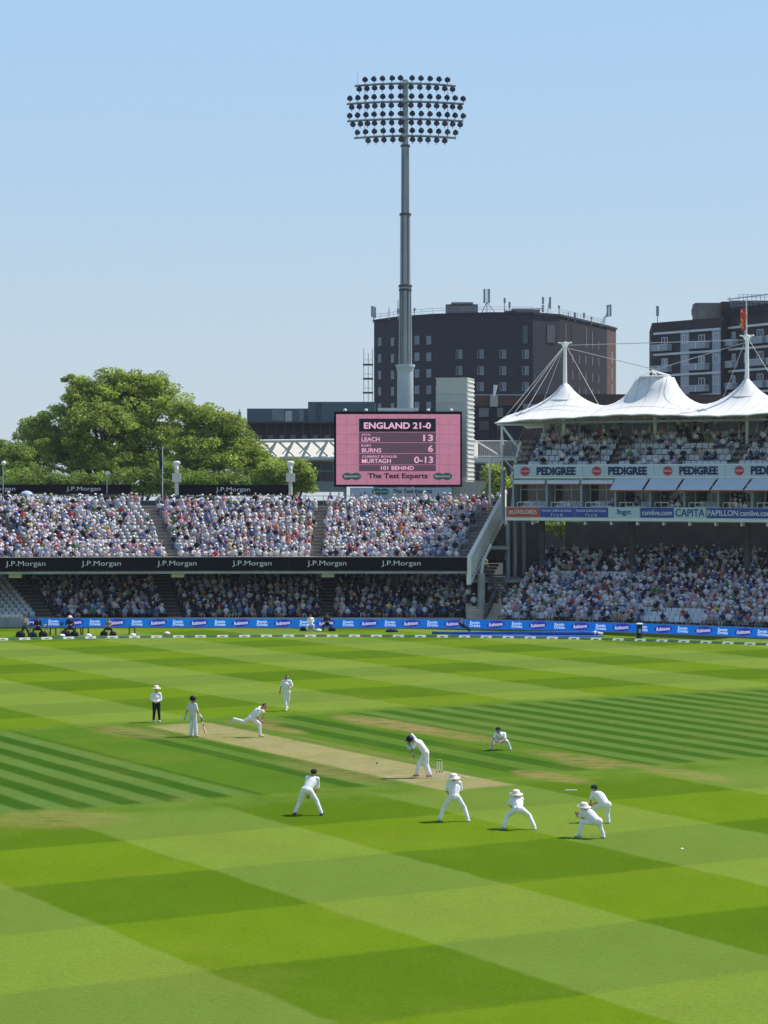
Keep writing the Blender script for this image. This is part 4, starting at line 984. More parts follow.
# stumps, ball, markers
def stumps(px, py):
    Y = GY(py); x = XG(px, Y); t = thing('stumps', (x, Y, 0), 'three white and dark striped stumps with bails behind the striking batsman', 'stumps'); rz = R(-60)-R(90)
    d = Vector((sin(R(60)), cos(R(60)), 0)); d = Vector((.866, .5, 0))
    for k in (-1, 0, 1):
        c = Vector((x, Y, 0))+d*.105*k
        b = MB(); b.tube([c, c+Vector((0,0,.24))], .020, 8); b.tube([c+Vector((0,0,.24)), c+Vector((0,0,.29))], .021, 8, 1); b.tube([c+Vector((0,0,.29)), c+Vector((0,0,.67))], .020, 8); b.tube([c+Vector((0,0,.67)), c+Vector((0,0,.71))], .021, 8, 1)
        b.build('stump', [WHITE, HELM], t)
    for k in (-.5, .5):
        c = Vector((x, Y, .72))+d*.105*k; MB().tube([c-d*.05, c-d*.03, c+d*.03, c+d*.05], [.006,.012,.012,.006], 6).build('bail', WOOD, t)
stumps(439.3, 778.5)
b = MB(); b.lathe([(.001,-.036),(.02,-.03),(.034,-.012),(.036,0),(.034,.012),(.02,.03),(.001,.036)], (XG(377,GY(774)),GY(774),.42), 12)
b.m = [0]*len(b.f); tag(b.build('cricket_ball', mat('red_leather_ball', (.10,.008,.006), .35, var=.1), smooth=True), 'small dark red ball in the air above the pitch before the striking batsman', 'ball')
Yb = GY(790.5); tag(MB().box((XG(571,Yb),Yb,.012),(.44,.07,.024)).build('field_marker', LETW), 'short white painted marker strip on the turf left of the rear slip fielder', 'marker')
Yb = GY(849); tag(MB().lathe([(.05,0),(.05,.012),(.03,.03)],(XG(682,Yb),Yb,.0),10).build('marker_disc', LETW), 'tiny white disc alone on the grass right of the slip fielders', 'marker')
# creases painted on the pitch
def UVp(u, v, z=.006): A = R(-60); return Vector((u*cos(A)-v*sin(A), u*sin(A)+v*cos(A), z))
b = MB()
for (u1, v1, u2, v2) in ((-76.25,44.1,-76.2,46.9),(-75.0,44.15,-74.96,46.85),(-76.4,44.15,-74.1,44.19),(-76.4,46.8,-74.1,46.84),(-93.75,44.1,-93.70,46.9),(-95.0,44.15,-94.96,46.85)):
    b.add([UVp(u1,v1),UVp(u2,v1),UVp(u2,v2),UVp(u1,v2)], [(0,1,2,3)])
tag(b.build('crease_lines', mat('worn_crease_paint', (.52,.50,.36), .9, scale=4, var=.2)), kind='structure')

# ---------------------------------------------------------------- photographers, stewards and kit by the rope
def simple_person(label, px, py, J, mt_s, mt_t, hat=None, up=None, face=(0,-1,0), nm='person', grp='people sitting between the rope and the boards'):
    return figure(nm, label, px, py, J, face=face, shirt=mt_s, trous=mt_t, hat=hat, group=grp, sleeve=1.0, voxel=.025, shoe=IRIDE)
NAV = mat('navy_jacket', (.02,.025,.05), .8, var=.1); GRJ = mat('grey_jacket', (.25,.24,.23), .8, var=.1); BLK = mat('black_cloth', (.012,.012,.014), .8, var=.1)
def sitJ(px, py, s, d=1):     # sitting on a low stool facing the field
    q = lambda x, z, y: (px+x*s, py-z*s, y)
    return dict(head=q(0,1.22,-.1),chest=q(0,.93,-.03),pelvis=q(0,.5,.05),shL=q(-.17,1.02,0),shR=q(.17,1.02,0),elL=q(-.26,.78,-.12),elR=q(.26,.78,-.12),haL=q(-.12,.72,-.36),haR=q(.12,.74,-.36),
                knL=q(-.27,.46,-.34),knR=q(.27,.46,-.34),anL=q(-.30,.07,-.30),anR=q(.30,.07,-.30),toeL=(0,-1,0),toeR=(0,-1,0))
s_ = 149.0/H
simple_person('photographer in dark clothes and cap leaning over a long lens, leftmost by the rope', 25, 636.5, {**sitJ(25,636.5,s_), 'head':(25,615.5,-.15),'chest':(25,621,-.05),'pelvis':(24.5,627,.1),'shL':(22.6,618.8,0),'shR':(27.4,618.8,0),'elL':(21.5,622,-.15),'elR':(28.5,622,-.15),'haL':(24,622,-.4),'haR':(26.4,622,-.4),'knL':(22.5,631,-.1),'knR':(28,631,-.1),'anL':(21.8,635.5,.05),'anR':(28.6,635.5,.05)}, GRJ, NAV, hat='cap')
simple_person('photographer all in black crouching beside the cameras, second from the left', 38, 636.3, sitJ(38,636.3,s_*1.1), BLK, BLK, hat='cap')
simple_person('photographer in navy with a white hat seated behind the camera on a tripod', 70, 636.0, sitJ(70,636.0,s_*1.15), NAV, BLK, hat='wide')
simple_person('photographer in a grey top hunched on the grass, right of the stools', 108.5, 635.4, sitJ(108.5,635.4,s_*1.0), GRJ, BLK, face=(-.3,-1,-.2))
simple_person('photographer dressed in white sitting before the boards, left of a dark one', 310.5, 630.8, sitJ(310.5,630.8,144/H*.95), KIT, KIT, face=(-.6,-.8,0), hat='cap')
simple_person('photographer in black kneeling beside the one dressed in white before the boards', 327, 630.8, sitJ(327,630.8,144/H), BLK, BLK, hat='cap')
simple_person('steward in navy leaning back on a low seat beside the blue boards', 463.5, 632.6, {**sitJ(463.5,632.6,145/H), 'head':(460.6,620.6,.1),'chest':(462.0,625,.05),'shL':(459.2,623.4,.08),'shR':(463.6,623.4,-.05),'knL':(467.2,627.6,-.1),'knR':(468.2,628.2,.1),'anL':(468.8,631.8,-.1),'anR':(470.2,631.8,.1)}, NAV, BLK, face=(.8,-.5,0))
def camera_rig(px, py, lab, sc=1.0):
    Y = GY(py); c = Vector((XG(px,Y), Y, 0)); t = thing('tripod_camera', c, lab, 'camera', 'cameras by the rope')
    for a in (0, 2.1, 4.2): MB().tube([c+Vector((0,0,.85*sc)), c+Vector((.32*cos(a+.5),.32*sin(a+.5),0))], .015, 5).build('leg', DGREY, t)
    MB().box(c+Vector((0,.05,.95*sc)), (.2,.3,.2)).build('camera_body', BLK, t)
    MB().tube([c+Vector((0,-.1,.95*sc)), c+Vector((0,-.3,.94*sc)), c+Vector((0,-.52,.93*sc))], [.06,.065,.10], 12).build('lens', WHITE if sc < 1 else DGREY, t)
camera_rig(31, 637.2, 'dark long-lens camera on a tripod beside the leftmost photographer', 1.0)
camera_rig(46, 636.2, 'pale long-lens camera on a short tripod right of the crouching photographer', .9)
camera_rig(62, 636.4, 'dark long-lens camera on a tripod left of the white-hatted photographer', 1.01)
def stool(px, py, lab):
    Y = GY(py); c = Vector((XG(px,Y), Y, 0)); t = thing('folding_stool', c, lab, 'stool', 'black stools by the rope')
    MB().box(c+Vector((0,0,.52)), (.46,.36,.04)).build('seat', BLK, t)
    for i in (-1, 1):
        for j in (-1, 1): MB().tube([c+Vector((i*.2,j*.15,.5)), c+Vector((i*.22,j*.17,0))], .028, 5).build('leg', BLK, t)
stool(53, 635.0, 'black folding stool between the pale camera and the white-hatted photographer'); stool(78, 635.0, 'black folding stool just right of the white-hatted photographer'); stool(85.5, 634.8, 'black folding stool, right one of the pair by the white-hatted photographer'); stool(132, 634.2, 'black folding stool standing alone right of the hunched photographer')
for px, py, lab in ((62,636.8,'white kit bag lying under the tripod camera'),(88.5,636.5,'small white bag on the grass left of the hunched photographer'),(167,634.4,'small white towel bag lying alone on the grass before the boards'),(133,636.2,'white bag lying under the lone stool'),(318.5,631.5,'white bag between the two photographers in the middle')):
    Y = GY(py); b = MB(); b.lathe([(.18,0),(.24,.05),(.22,.14),(.10,.2),(.02,.21)], (XG(px,Y),Y,0), 10); tag(b.build('kit_bag', KIT, smooth=True), lab, 'bag', 'white bags by the rope')
for px, py, sc_, lab in ((20.5,637,1.5,'black rucksack on the grass at the left of the first photographer'),(33,637,1.3,'black camera bag between the two leftmost photographers'),(43,636.6,1.4,'black camera bag right of the crouching photographer'),(65.5,636.4,1.6,'black camera bag left of the white-hatted photographer'),(74.5,636.2,1.3,'black holdall right of the white-hatted photographer'),(104,635.6,1.2,'black camera bag left of the hunched photographer'),(113,635.6,1.1,'black camera bag right of the hunched photographer'),(332,631.2,1.2,'black camera bag right of the kneeling photographer'),(303,631.0,1.0,'black camera bag at the left of the white-dressed photographer')):
    Y = GY(py); b = MB(); b.lathe([(.17,0),(.21,.05),(.20,.22),(.14,.34),(.03,.37)], (0,0,0), 10); b.v = [(XG(px,Y)+v[0]*sc_*1.15, Y+v[1], v[2]*sc_*.8) for v in b.v]; tag(b.build('camera_bag', BLK, smooth=True), lab, 'bag', 'black bags by the rope')
Y1 = GY(635.2)
TARP = mat('blue_tarpaulin', (.02,.09,.36), .45, scale=2, var=.15, bump=.3)
tp = thing('rolled_cover', (XG(515,Y1), Y1, 0), 'long rolled blue pitch cover lying on the grass behind the rope', 'cover')
b = MB(); pts = []
for k in range(22): px = 432+k*7.9; Y = GY(635.0+(.4 if k > 12 else 0)+ .0*k); pts.append((XG(px,Y), Y, .17))
b.tube(pts, [.10+.05*(i > 12)+.012*sin(i*2.1) for i in range(22)], 10); b.build('roll', TARP, tp, smooth=True)
Y = GY(636.2); b = MB(); b.add([(XG(p,GY(q)),GY(q),.02+.02*(i%2)) for i,(p,q) in enumerate([(445,634.2),(520,633.6),(596,634.2),(603,637.0),(560,637.0),(470,636.4)])], [(0,5,4,3,2,1)]); b.build('flat_sheet', TARP, tp).modifiers.new('t','SOLIDIFY').thickness=.02
MB().tube([(XG(594,GY(635.4)),GY(635.4),.19),(XG(603,GY(635.4)),GY(635.4),.12)], [.17,.08], 10).build('white_end', WHITE, tp)
Y = GY(632.0); b = MB(); b.lathe([(.3,0),(.34,.08),(.25,.2),(.1,.28),(.02,.29)], (0,0,0), 12); b.v = [(XG(392,Y)+v[0]*1.5, Y+v[1], v[2]) for v in b.v]; tag(b.build('cover_bag', NAV, smooth=True), 'crumpled navy cover bag on the grass before the middle boards', 'bag')
Y = GY(638.2); x = XG(639.5,Y); t = thing('ball_hopper', (x,Y,0), 'dark blue cylindrical bin with a pale rim behind the rope', 'bin')
MB().lathe([(.22,0),(.24,.03),(.21,.1),(.21,.92),(.24,.95),(.24,1.0)], (x,Y,0), 16).build('drum', NAV, t); MB().lathe([(.25,1.003),(.27,1.03),(.27,1.08),(.2,1.11)], (x,Y,0), 16).build('rim', LETW, t); MB().box((x,Y-.215,.55),(.2,.02,.3)).build('label_panel', mat('pale_blue_panel', (.3,.45,.65), .5, var=0), t)

# ---------------------------------------------------------------- SCOREBOARD
Ys = 203.0; PINK = mat('led_pink', (.60,.22,.30), .5, var=.12, scale=1.2, emit=.46); PINKT = mat('led_pink_text', (.9,.45,.58), .5, var=0, emit=.55); DKT = mat('led_black', (.012,.01,.03), .4, var=0, emit=0); MAU = mat('led_mauve', (.11,.06,.09), .5, var=.05, emit=.5); GRN = mat('led_green', (.02,.13,.09), .5, var=0, emit=.3)
sb = thing('video_scoreboard', P(398,487,Ys), 'large pink electronic scoreboard showing ENGLAND 21-0', 'scoreboard')
def rect(x0, y0, x1, y1, Y, m, nm, par, th=.05):
    a, c = P(x0,y0,Y), P(x1,y1,Y); return MB().box(((a.x+c.x)/2, Y+th/2, (a.z+c.z)/2), (abs(c.x-a.x), th, abs(c.z-a.z))).build(nm, m, par)
rect(334,411.5,462,486.8,Ys,BLACK,'cabinet',sb,1.2); rect(336.2,414.2,460.2,484.6,Ys-.06,PINK,'screen_panel',sb); rect(359,418.6,435.8,431.8,Ys-.09,DKT,'title_bar',sb,.03)
for (a, c) in ((432.4,442.3),(442.9,453.2),(453.8,464.4),(465.0,471.2)): rect(359,a,435.8,c,Ys-.09,MAU,'score_row',sb,.03)
def st(body, cx, cy, wd, ht, m=PINKT, bold=.01, **k): return text(body, P(cx,cy,Ys-.13), wd*Ys/F, ht*Ys/F, 0, m, sb, bold=bold, depth=.02, **k)
st('ENGLAND 21-0', 397.4,425.6,67,6.6,bold=.03); st('JACK',366.2,434.9,9.6,2.3); st('LEACH',370.6,439.3,18.0,4.4,bold=.02); st('13',428.2,437.9,9.8,6.6,bold=.02)
st('RORY',366.4,445.6,10,2.3); st('BURNS',371.6,450.3,19.6,4.4,bold=.02); st('6',430.6,448.6,5,6.6,bold=.02); st('CURRENT BOWLER',379.6,456.6,35,2.3); st('MURTAGH',376.4,461.0,29,4.4,bold=.02); st('0-13',423.6,459.8,19,6.6,bold=.02)
st('101 BEHIND',397.4,468.0,33,4.0,bold=.02); st('The Test Experts',397.8,476.6,59.6,6.8,m=DKT,bold=.025)
for cx in (351.6, 442.6):
    c = P(cx,476.4,Ys-.10); b = MB(); b.prism(ellipse_poly(5.3*Ys/F, 3.7*Ys/F), c+Vector((-4.2*Ys/F,0,0)), .02); b.prism(ellipse_poly(5.3*Ys/F, 3.7*Ys/F), c+Vector((4.2*Ys/F,-.004,0)), .02); b.build('double_oval_logo', GRN, sb)
    text('Specsavers', c+Vector((0,-.03,0)), 15*Ys/F, 2.4*Ys/F, 0, PINKT, sb, depth=.015)
b = MB()
for k in range(1, 12): b.box(P(336.2+k*10.33, 449.4, Ys-.072), (.012,.012,6.1))
for k in range(1, 7): b.box(P(398.2, 414.2+k*10.05, Ys-.072), (10.9,.012,.012))
b.build('module_joint', MAU, sb)
for px in (345, 366, 428, 451): MB().lathe([(.16,0),(.16,.12),(.1,.2)], P(px,411.0,Ys+.4), 10).build('top_beacon', WHITE, sb)
MB().box(P(398,409.6,Ys+.9), (3.6,.5,.28)).build('top_beam', WHITE, sb)
for px in (345, 375, 425, 452): MB().tube([P(px,486,Ys+.6), P(px,560,Ys+.6)], .14, 8).build('leg', GREYM, sb)
t = thing('advertising_banner', P(401,498,200.9), 'pale blue Test Experts banner below the pink scoreboard', 'banner')
rect(350,487.6,452,500,200.9,mat('pale_blue_banner',(.42,.54,.60),.6,var=.05),'banner_panel',t); text('The Test Experts', P(412.5,491.6,200.8), 39*201/F, 5*201/F, 0, DKT, t, bold=.01)
c = P(380.5,491.6,200.86); b = MB(); b.prism(ellipse_poly(4.8*.0874, 3.3*.0874), c+Vector((-.33,0,0)), .02); b.prism(ellipse_poly(4.8*.0874, 3.3*.0874), c+Vector((.33,-.004,0)), .02); b.build('double_oval_logo', mat('banner_green', (.02,.16,.12), .5, var=0), t); text('Specsavers', c+Vector((0,-.03,0)), 1.3, .2, 0, LETW, t, depth=.015)

# louvred white tower beside the screen
tw = thing('service_tower', P(453,520,206), 'cream panelled service tower with a louvred sunlit side beside the scoreboard', 'tower')
Yt = 206.5; ang = R(-14); zt1, zt0 = ZG(378.5, Yt), 4.0; cx = XG(455.5, Yt)
M = Matrix.Translation((cx, Yt+1.5, 0)) @ Matrix.Rotation(ang, 4, 'Z')
PAN = mat('cream_panel', (.55,.56,.50), .6, scale=.4, var=.06)
def tbox(c, d, mi=0, b=None): return b.add([M @ Vector((c[0]+d[0]/2*i, c[1]+d[1]/2*j, c[2]+d[2]/2*k)) for i,j,k in ((-1,-1,-1),(1,-1,-1),(1,1,-1),(-1,1,-1),(-1,-1,1),(1,-1,1),(1,1,1),(-1,1,1))], [(0,3,2,1),(4,5,6,7),(0,1,5,4),(1,2,6,5),(2,3,7,6),(3,0,4,7)], mi)
b = MB(); tbox((0,0,(zt0+zt1)/2),(2.8,3,zt1-zt0),0,b); b.build('core', PAN, tw)
b = MB(); z = 5.0
while z < zt1-.1:
    hgt = .80; 
    if z+hgt > zt1: break
    tbox((0,-1.53,z+hgt/2),(2.84,.04,hgt-.035),0,b); z += hgt
b.build('cladding_panel', PAN, tw)
b = MB(); z = 5.0
while z < zt1-.05: tbox((1.46,0,z),(.10,2.9,.16),0,b); tbox((1.43,0,z+.2),(.03,2.9,.03),0,b); z += .40
b.build('side_louvre', WHITE, tw)
b = MB(); tbox((0,0,zt1+.03),(2.95,3.1,.08),0,b); b.build('cap', CREAM, tw)
rect(449,408.5,475,410,Yt-.2,CREAM,'string_course',tw,.15)
b = MB(); b.box(P(462,491,Yt-.45),(2.4,.5,1.6)); b.build('lower_panel', CREAM, tw)

# ---------------------------------------------------------------- FLOODLIGHT MAST
Ym = 209.0; xm = XG(405.3, Ym); MET = mat('galvanised_steel', (.30,.335,.35), .45, .35, scale=.5, var=.1); MET2 = mat('light_galvanised_steel', (.48,.54,.56), .5, .2, scale=.5, var=.08); LAMPM = mat('lamp_housing', (.010,.013,.045), .5, var=.1, spec=.2); LENS = mat('lamp_glass', (.035,.045,.11), .2, var=.1, spec=.7)
fm_ = thing('floodlight_mast', (xm, Ym, 0), 'tall telescopic floodlight mast with four curved rows of lamps', 'floodlight')
def zy(py): return ZG(py, Ym)
def rpx(w_): return w_/2*Ym/F
MB().tube([(xm,Ym,0),(xm,Ym,zy(372)),(xm,Ym,zy(366))], [rpx(17),rpx(16),rpx(18.6)], 20).build('lower_section', MET2, fm_)
MB().tube([(xm,Ym,zy(367)),(xm,Ym,zy(286))], [rpx(13.5),rpx(12)], 20).build('middle_section', MET, fm_)
MB().tube([(xm,Ym,zy(288)),(xm,Ym,zy(214))], [rpx(10.5),rpx(10)], 20).build('upper_section', MET, fm_)
MB().tube([(xm,Ym,zy(216)),(xm,Ym,zy(145))], [rpx(8.6),rpx(8)], 20).build('top_section', MET, fm_)
MB().tube([(xm,Ym,zy(147)),(xm,Ym,zy(80))], [rpx(6),rpx(5.6)], 16).build('head_post', MET, fm_)
for py, w_ in ((365.8,19.5),(286,13.6),(290,13.0),(214.5,11.8),(146,9.6)): MB().tube([(xm,Ym,zy(py+1.1)),(xm,Ym,zy(py-1.1))], rpx(w_), 20).build('collar', DGREY if w_ < 19 else MET2, fm_)
b = MB()
for dx in (-.43, .43, -.2, .2): b.box((xm+dx*1.1, Ym-.52, (zy(364)+zy(290))/2), (.06,.12,zy(290)-zy(364)))
b.build('cable_ladder', DGREY, fm_)
for dx in (-.28, .28): MB().box((xm+dx, Ym-.42, (zy(284)+zy(150))/2), (.05,.10,zy(150)-zy(284))).build('cable_run', DGREY, fm_)
rows = [(112.5,50.5,[192,230,267,308,344,393,431,470,509,545],[167,200,233,266,304,343,388,426,463,498,533,567]),
        (190,58.5,[127,161,196,231,268,304,344,391,431,469,506,543,578,613],[135,168,201,234,268,304,343,388,426,463,498,533,567,599]),
        (264,58.0,[126,160,196,231,268,304,344,394,432,469,508,544,578,613],[140,172,203,233,270,306,344,390,426,462,498,533,567,600]),
        (336,51,[159,194,232,270,309,347,394,432,470,507,545,580],[205,239,273,311,346,395,427,461,498,533])]
lamp0 = None
for (yc, hw, topx, botx) in rows:
    pye = 60+yc/4.267; L_ = hw*Ym/F; pts = []
    zc = zy(pye-2.6)
    for k in range(-8, 9): q = k/8; pts.append((xm+q*L_, Ym-.35+1.35*q*q, zc-.0))
    pts = [(x_, y_, zc) for x_, y_, _ in pts]
    for off in (-.0, .28): 
        pass
    b = MB(); b.tube(pts, .075, 6); b.tube([(x_, y_+.35, z_-.02) for x_, y_, z_ in pts], .06, 6)
    for p_ in pts[::2]: b.tube([p_, (p_[0], p_[1]+.35, p_[2]-.02)], .04, 5)
    b.tube([(xm-.3,Ym-.35,zc),(xm+.3,Ym-.35,zc)], .16, 8); b.build('lamp_arm', MET, fm_)
    for (xs, up_) in ((topx, 1), (botx, -1)):
        for xx in xs:
            px = 320+xx/4.267; x_ = XG(px, Ym-.3); q = (x_-xm)/L_; yy = Ym-.45+1.35*q*q
            zl = zc + (.47 if up_ > 0 else -.34)
            if lamp0 is None:
                b = MB(); Mx = Matrix.Rotation(R(62), 4, 'X')
                b.lathe([(.10,-.24),(.17,-.20),(.235,-.04),(.27,.05),(.27,.09),(.25,.10)], (x_,yy,zl), 12, 0, Mx.inverted() if False else Matrix.Rotation(R(138), 4, 'X'))
                b.m[-1] = 1; b.tube([(x_,yy+.16,zl-.40),(x_,yy+.16,zl+.05)], .04, 5, 2); b.tube([(x_-.24,yy,zl),(x_,yy+.16,zl-.12),(x_+.24,yy,zl)], .03, 4, 2)
                lamp0 = b.build('floodlight_lamp', [LAMPM, LENS, MET], fm_, origin=(x_,yy,zl)); continue
            o = lamp0.copy(); COL.objects.link(o); o.parent = fm_; o.location = Vector((x_,yy,zl))-fm_.location
            if up_ < 0: o.rotation_euler = (R(-6), 0, R(random.uniform(-12,12)))
            else: o.rotation_euler = (R(random.uniform(-4,4)), 0, R(random.uniform(-15,15)))
for px in (357.5, 364.8, 448, 450.4):
    top = 69 if px in (357.5, 450.4) else 88
    MB().tube([(XG(px,Ym),Ym+.55,zy(top)),(XG(px,Ym),Ym+.55,zy(139 if top > 80 else 88))], .014 if top < 80 else .03, 5).build('lightning_rod' if top < 80 else 'hanger_rod', MET, fm_)

# ---------------------------------------------------------------- BUILDINGS behind
DBR = mat('dark_brick', (.030,.034,.044), .85, scale=1.2, var=.16); DBR2 = mat('dark_brick_pier', (.022,.025,.034), .85, scale=1.2, var=.14); RBR = mat('red_brown_brick', (.11,.065,.052), .85, scale=1.5, var=.2)
WINP = mat('window_blind', (.28,.31,.34), .3, var=.15, scale=.8); WFR = mat('window_frame_white', (.30,.32,.34), .5, var=.05); SLATE = mat('slate_cladding', (.10,.135,.165), .5, .1, scale=.25, var=.25); PLANT = mat('plant_room', (.16,.165,.17), .7, scale=.6, var=.2)
bb = thing('tower_block', (15, 385, 0), 'dark charcoal faceted tower block with rooftop antennas behind the floodlight mast', 'building')
ZT = 39.4
def at(px, py_top): Y = (ZT-H)*F/(HZ-py_top); return Vector((XG(px, Y), Y, 0))
corn = [at(374,321.2), at(400,317.6), at(433,315.2), at(490,313.6), at(533,313.6), at(560,315.6), at(607,326.6), at(616,329.2)]
back = [corn[-1]+Vector((-3,22,0)), corn[0]+Vector((8,22,0))]
ring = corn+back; n_ = len(ring)
b = MB(); b.add([(p.x,p.y,0) for p in ring]+[(p.x,p.y,ZT) for p in ring], [tuple(range(n_,2*n_))]+[(i,(i+1)%n_,(i+1)%n_+n_,i+n_) for i in range(n_)])
b.m = [0]*len(b.f); b.m[7] = 1; b.m[6] = 2
b.build('wall', [DBR, RBR, mat('sun_muted_purple_brick', (.014,.012,.017), .9, scale=1.2, var=.15)], bb)  # purple right facet, darkened further in colour to offset the sun on it
b = MB(); 
for i in range(n_-3):
    a, c = ring[i], ring[i+1]; d = (c-a); rz = math.atan2(d.y, d.x); m_ = (a+c)/2; b.box((m_.x, m_.y, ZT+.05), (d.length+.1, .5, .35), rz)
b.build('parapet', DBR2, bb)
def face_pt(px, py):      # point on the facade seen at px
    for i in range(7):
        a, c = corn[i], corn[i+1]
        pa, pc = 384+a.x*F/a.y, 384+c.x*F/c.y
        if pa-.01 <= px <= pc+.01:
            k = (px-384)/F; t = (k*a.y-a.x)/((c.x-a.x)-k*(c.y-a.y)); q = a+(c-a)*t; d = c-a
            return Vector((q.x, q.y, ZG(py, q.y))), math.atan2(d.y, d.x), q.y/F
def window(px, py, wpx, hpx, par, fp_=face_pt, mp=WINP, mf=WFR, mull=1, deep=.08, flat=None):
    c, rz, s = fp_(px, py); wd, ht = wpx*s, hpx*s
    M_ = Matrix.Translation(c) @ Matrix.Rotation(rz, 4, 'Z')
    def bx(b, x, z, w_, h_, y=-.05, th=.08):
        return b.add([M_ @ Vector((x+w_/2*i, y+th/2*j, z+h_/2*k)) for i,j,k in ((-1,-1,-1),(1,-1,-1),(1,1,-1),(-1,1,-1),(-1,-1,1),(1,-1,1),(1,1,1),(-1,1,1))], [(0,3,2,1),(4,5,6,7),(0,1,5,4),(1,2,6,5),(2,3,7,6),(3,0,4,7)])
    b = MB(); fw = .07
    bx(b, 0, ht/2-fw/2, wd, fw); bx(b, 0, -ht/2+fw/2, wd, fw); bx(b, -wd/2+fw/2, 0, fw, ht-2*fw-.004); bx(b, wd/2-fw/2, 0, fw, ht-2*fw-.004)
    for k in range(mull): bx(b, (k+1)*wd/(mull+1)-wd/2, 0, fw, ht-2*fw-.004)
    f_ = b.build('window', mf, par)
    b = MB(); bx(b, 0, 0, wd-.05, ht-.05, y=-.03, th=.05); b.build('pane', mp, f_)
WDARK = mat('window_dark', (.05,.06,.075), .15, var=.3, scale=.5); WIN2 = mat('window_mid', (.22,.25,.28), .25, var=.3, scale=.5)
for cx in (380, 392.8, 417.2, 429): 
    for k, py in enumerate((341.8, 358.4, 375, 391.4, 407.6, 424)): window(cx, py-(1.6 if cx > 400 else 0), 6.4, 8.4, bb, mp=WINP if random.random() < .75 else WIN2, mull=2)
for cx in (459, 480.4, 502.6, 525.2):
    for py in (354.2, 370.6, 386.6, 402.8):
        window(cx-1.6, py, 3.0, 8.4, bb, mp=WDARK, mull=0); window(cx+1.8, py, 3.4, 9.0, bb, mp=WIN2, mull=0)
window(525.2,334.5,5.6,19,bb,mp=mat('stair_glazing',(.09,.11,.125),.3,var=.2),mf=DBR2,mull=0); window(551,333.5,13,19,bb,mp=mat('grey_panel',(.075,.085,.095),.5,var=.1),mf=DBR2,mull=0)
for cx, y0, y1 in ((565.5,324,344),(586,329,347),(592,331.5,348.5),(598.3,341,350)): window(cx,(y0+y1)/2,1.6,y1-y0,bb,mp=WIN2,mull=0)
MB().box(face_pt(571,333)[0]+Vector((0,-.1,0)),(.25,.2,3.0)).build('red_strip', mat('rust_red',(.28,.06,.05),.7,var=.1), bb)
for j, y0 in enumerate((358.5, 375, 391)):
    for i, cx in enumerate((572.2,579,585.4,592.2,598.4)): window(cx, y0+i*.9, 1.8, 8.2, bb, mp=WIN2, mull=0)
for py in (358, 374, 390, 406): window(611.6, py, 2.0, 12, bb, mp=mat('pale_yellow_panel',(.50,.50,.36),.5,var=.1), mf=CREAM, mull=0)
b = MB()          # roof railing
for i in range(6):
    a, c = corn[i]+Vector((0,.6,0)), corn[i+1]+Vector((0,.6,0)); m = max(2, int((c-a).length/2))
    for z in (.75, 1.15): b.tube([(a.x,a.y,ZT+z),(c.x,c.y,ZT+z)], .03, 4)
    for k in range(m): q = a+(c-a)*k/m; b.tube([(q.x,q.y,ZT),(q.x,q.y,ZT+1.15)], .03, 4)
b.build('roof_railing', GREYM, bb)
def roofbox(x0, x1, y0, y1, m=PLANT, nm='plant_room', dY=4, par=None, Z=None, Yb=378):
    Yq = Yb+dY; a, c = P(x0,y0,Yq), P(x1,y1,Yq); MB().box(((a.x+c.x)/2, Yq+1.5, (a.z+(Z or ZT-.3))/2), (c.x-a.x, 3, a.z-(Z or ZT-.3))).build(nm, m, par or bb)
roofbox(446,478,304.2,314); roofbox(512,540,308.4,314.5); roofbox(505,515,310.5,314)
b = MB(); b.box(P(462,303.6,383)+Vector((0,0,0)),(3.6,3.2,.25)); b.build('plant_roof', GREYM, bb)
def antenna(px, y0, y1, dx=0, panels=((0,0),), hp=6, Yq=384, par=None, rr=.07):
    b = MB(); b.tube([P(px,y1+2,Yq), P(px+dx,y0,Yq)], rr, 5)
    for ox, oy in panels: b.box(P(px+dx+ox, y0+hp/2+oy, Yq-.3), (.34,.22,hp*Yq/F))
    b.build('antenna', GREYM, par or bb)
antenna(373.5,306,321,0,((-1.5,0),(1.5,1)),11); antenna(389,307.5,318,0,(),1); antenna(398,300.5,318,0,((0,8),),5); antenna(414.5,308,317,0,((0,0),),3)
antenna(487,289,314,0,((-2.6,0),(2.0,0)),14)
b = MB(); b.tube([P(487,302,384),P(480,316,384)],.08,5); b.tube([P(487,302,384),P(497,315,384)],.08,5); b.build('antenna_brace', GREYM, bb)
antenna(504.6,298,314,0,((0,0),),5); antenna(509.5,302,314,0,((0,0),),6); antenna(537,305,314,6,((0,-8),(0,0)),7); antenna(547,297,314,3,((0,0),),12); antenna(559,305.5,316,0,((0,0),),3); antenna(568.5,312,318,0,(),1); antenna(575,312.5,320,0,((0,0),),5); antenna(584,312.8,321,0,((0,0),),5); antenna(591.5,317,323,0,((0,0),),2)
antenna(603,305,325,6,((-1.4,0),(1.4,-.5)),12); antenna(600,316,325,5,(),1)
# scaffold at the left corner
sf = thing('scaffold', P(369,480,396), 'thin scaffold tower with dark platforms against the left corner of the dark tower block', 'scaffolding')
Ysf = 395
for px in (363.8, 368.2, 372.4):
    for dy in (0, 1.3): MB().tube([P(px,348.5 if px != 368.2 else 353,Ysf)+Vector((0,dy,0)), P(px,480,Ysf)+Vector((0,dy,0))], .045, 4).build('pole', GREYM, sf)
for py in (364.5,378.6,392.6,406.6,420.6):
    MB().box(P(368,py,Ysf)+Vector((0,.65,0)), (1.75,1.5,.26)).build('platform', DGREY, sf)
    MB().tube([P(363.6,py-4.5,Ysf), P(373,py-4.5,Ysf)], .03, 4).build('guard_rail', GREYM, sf)

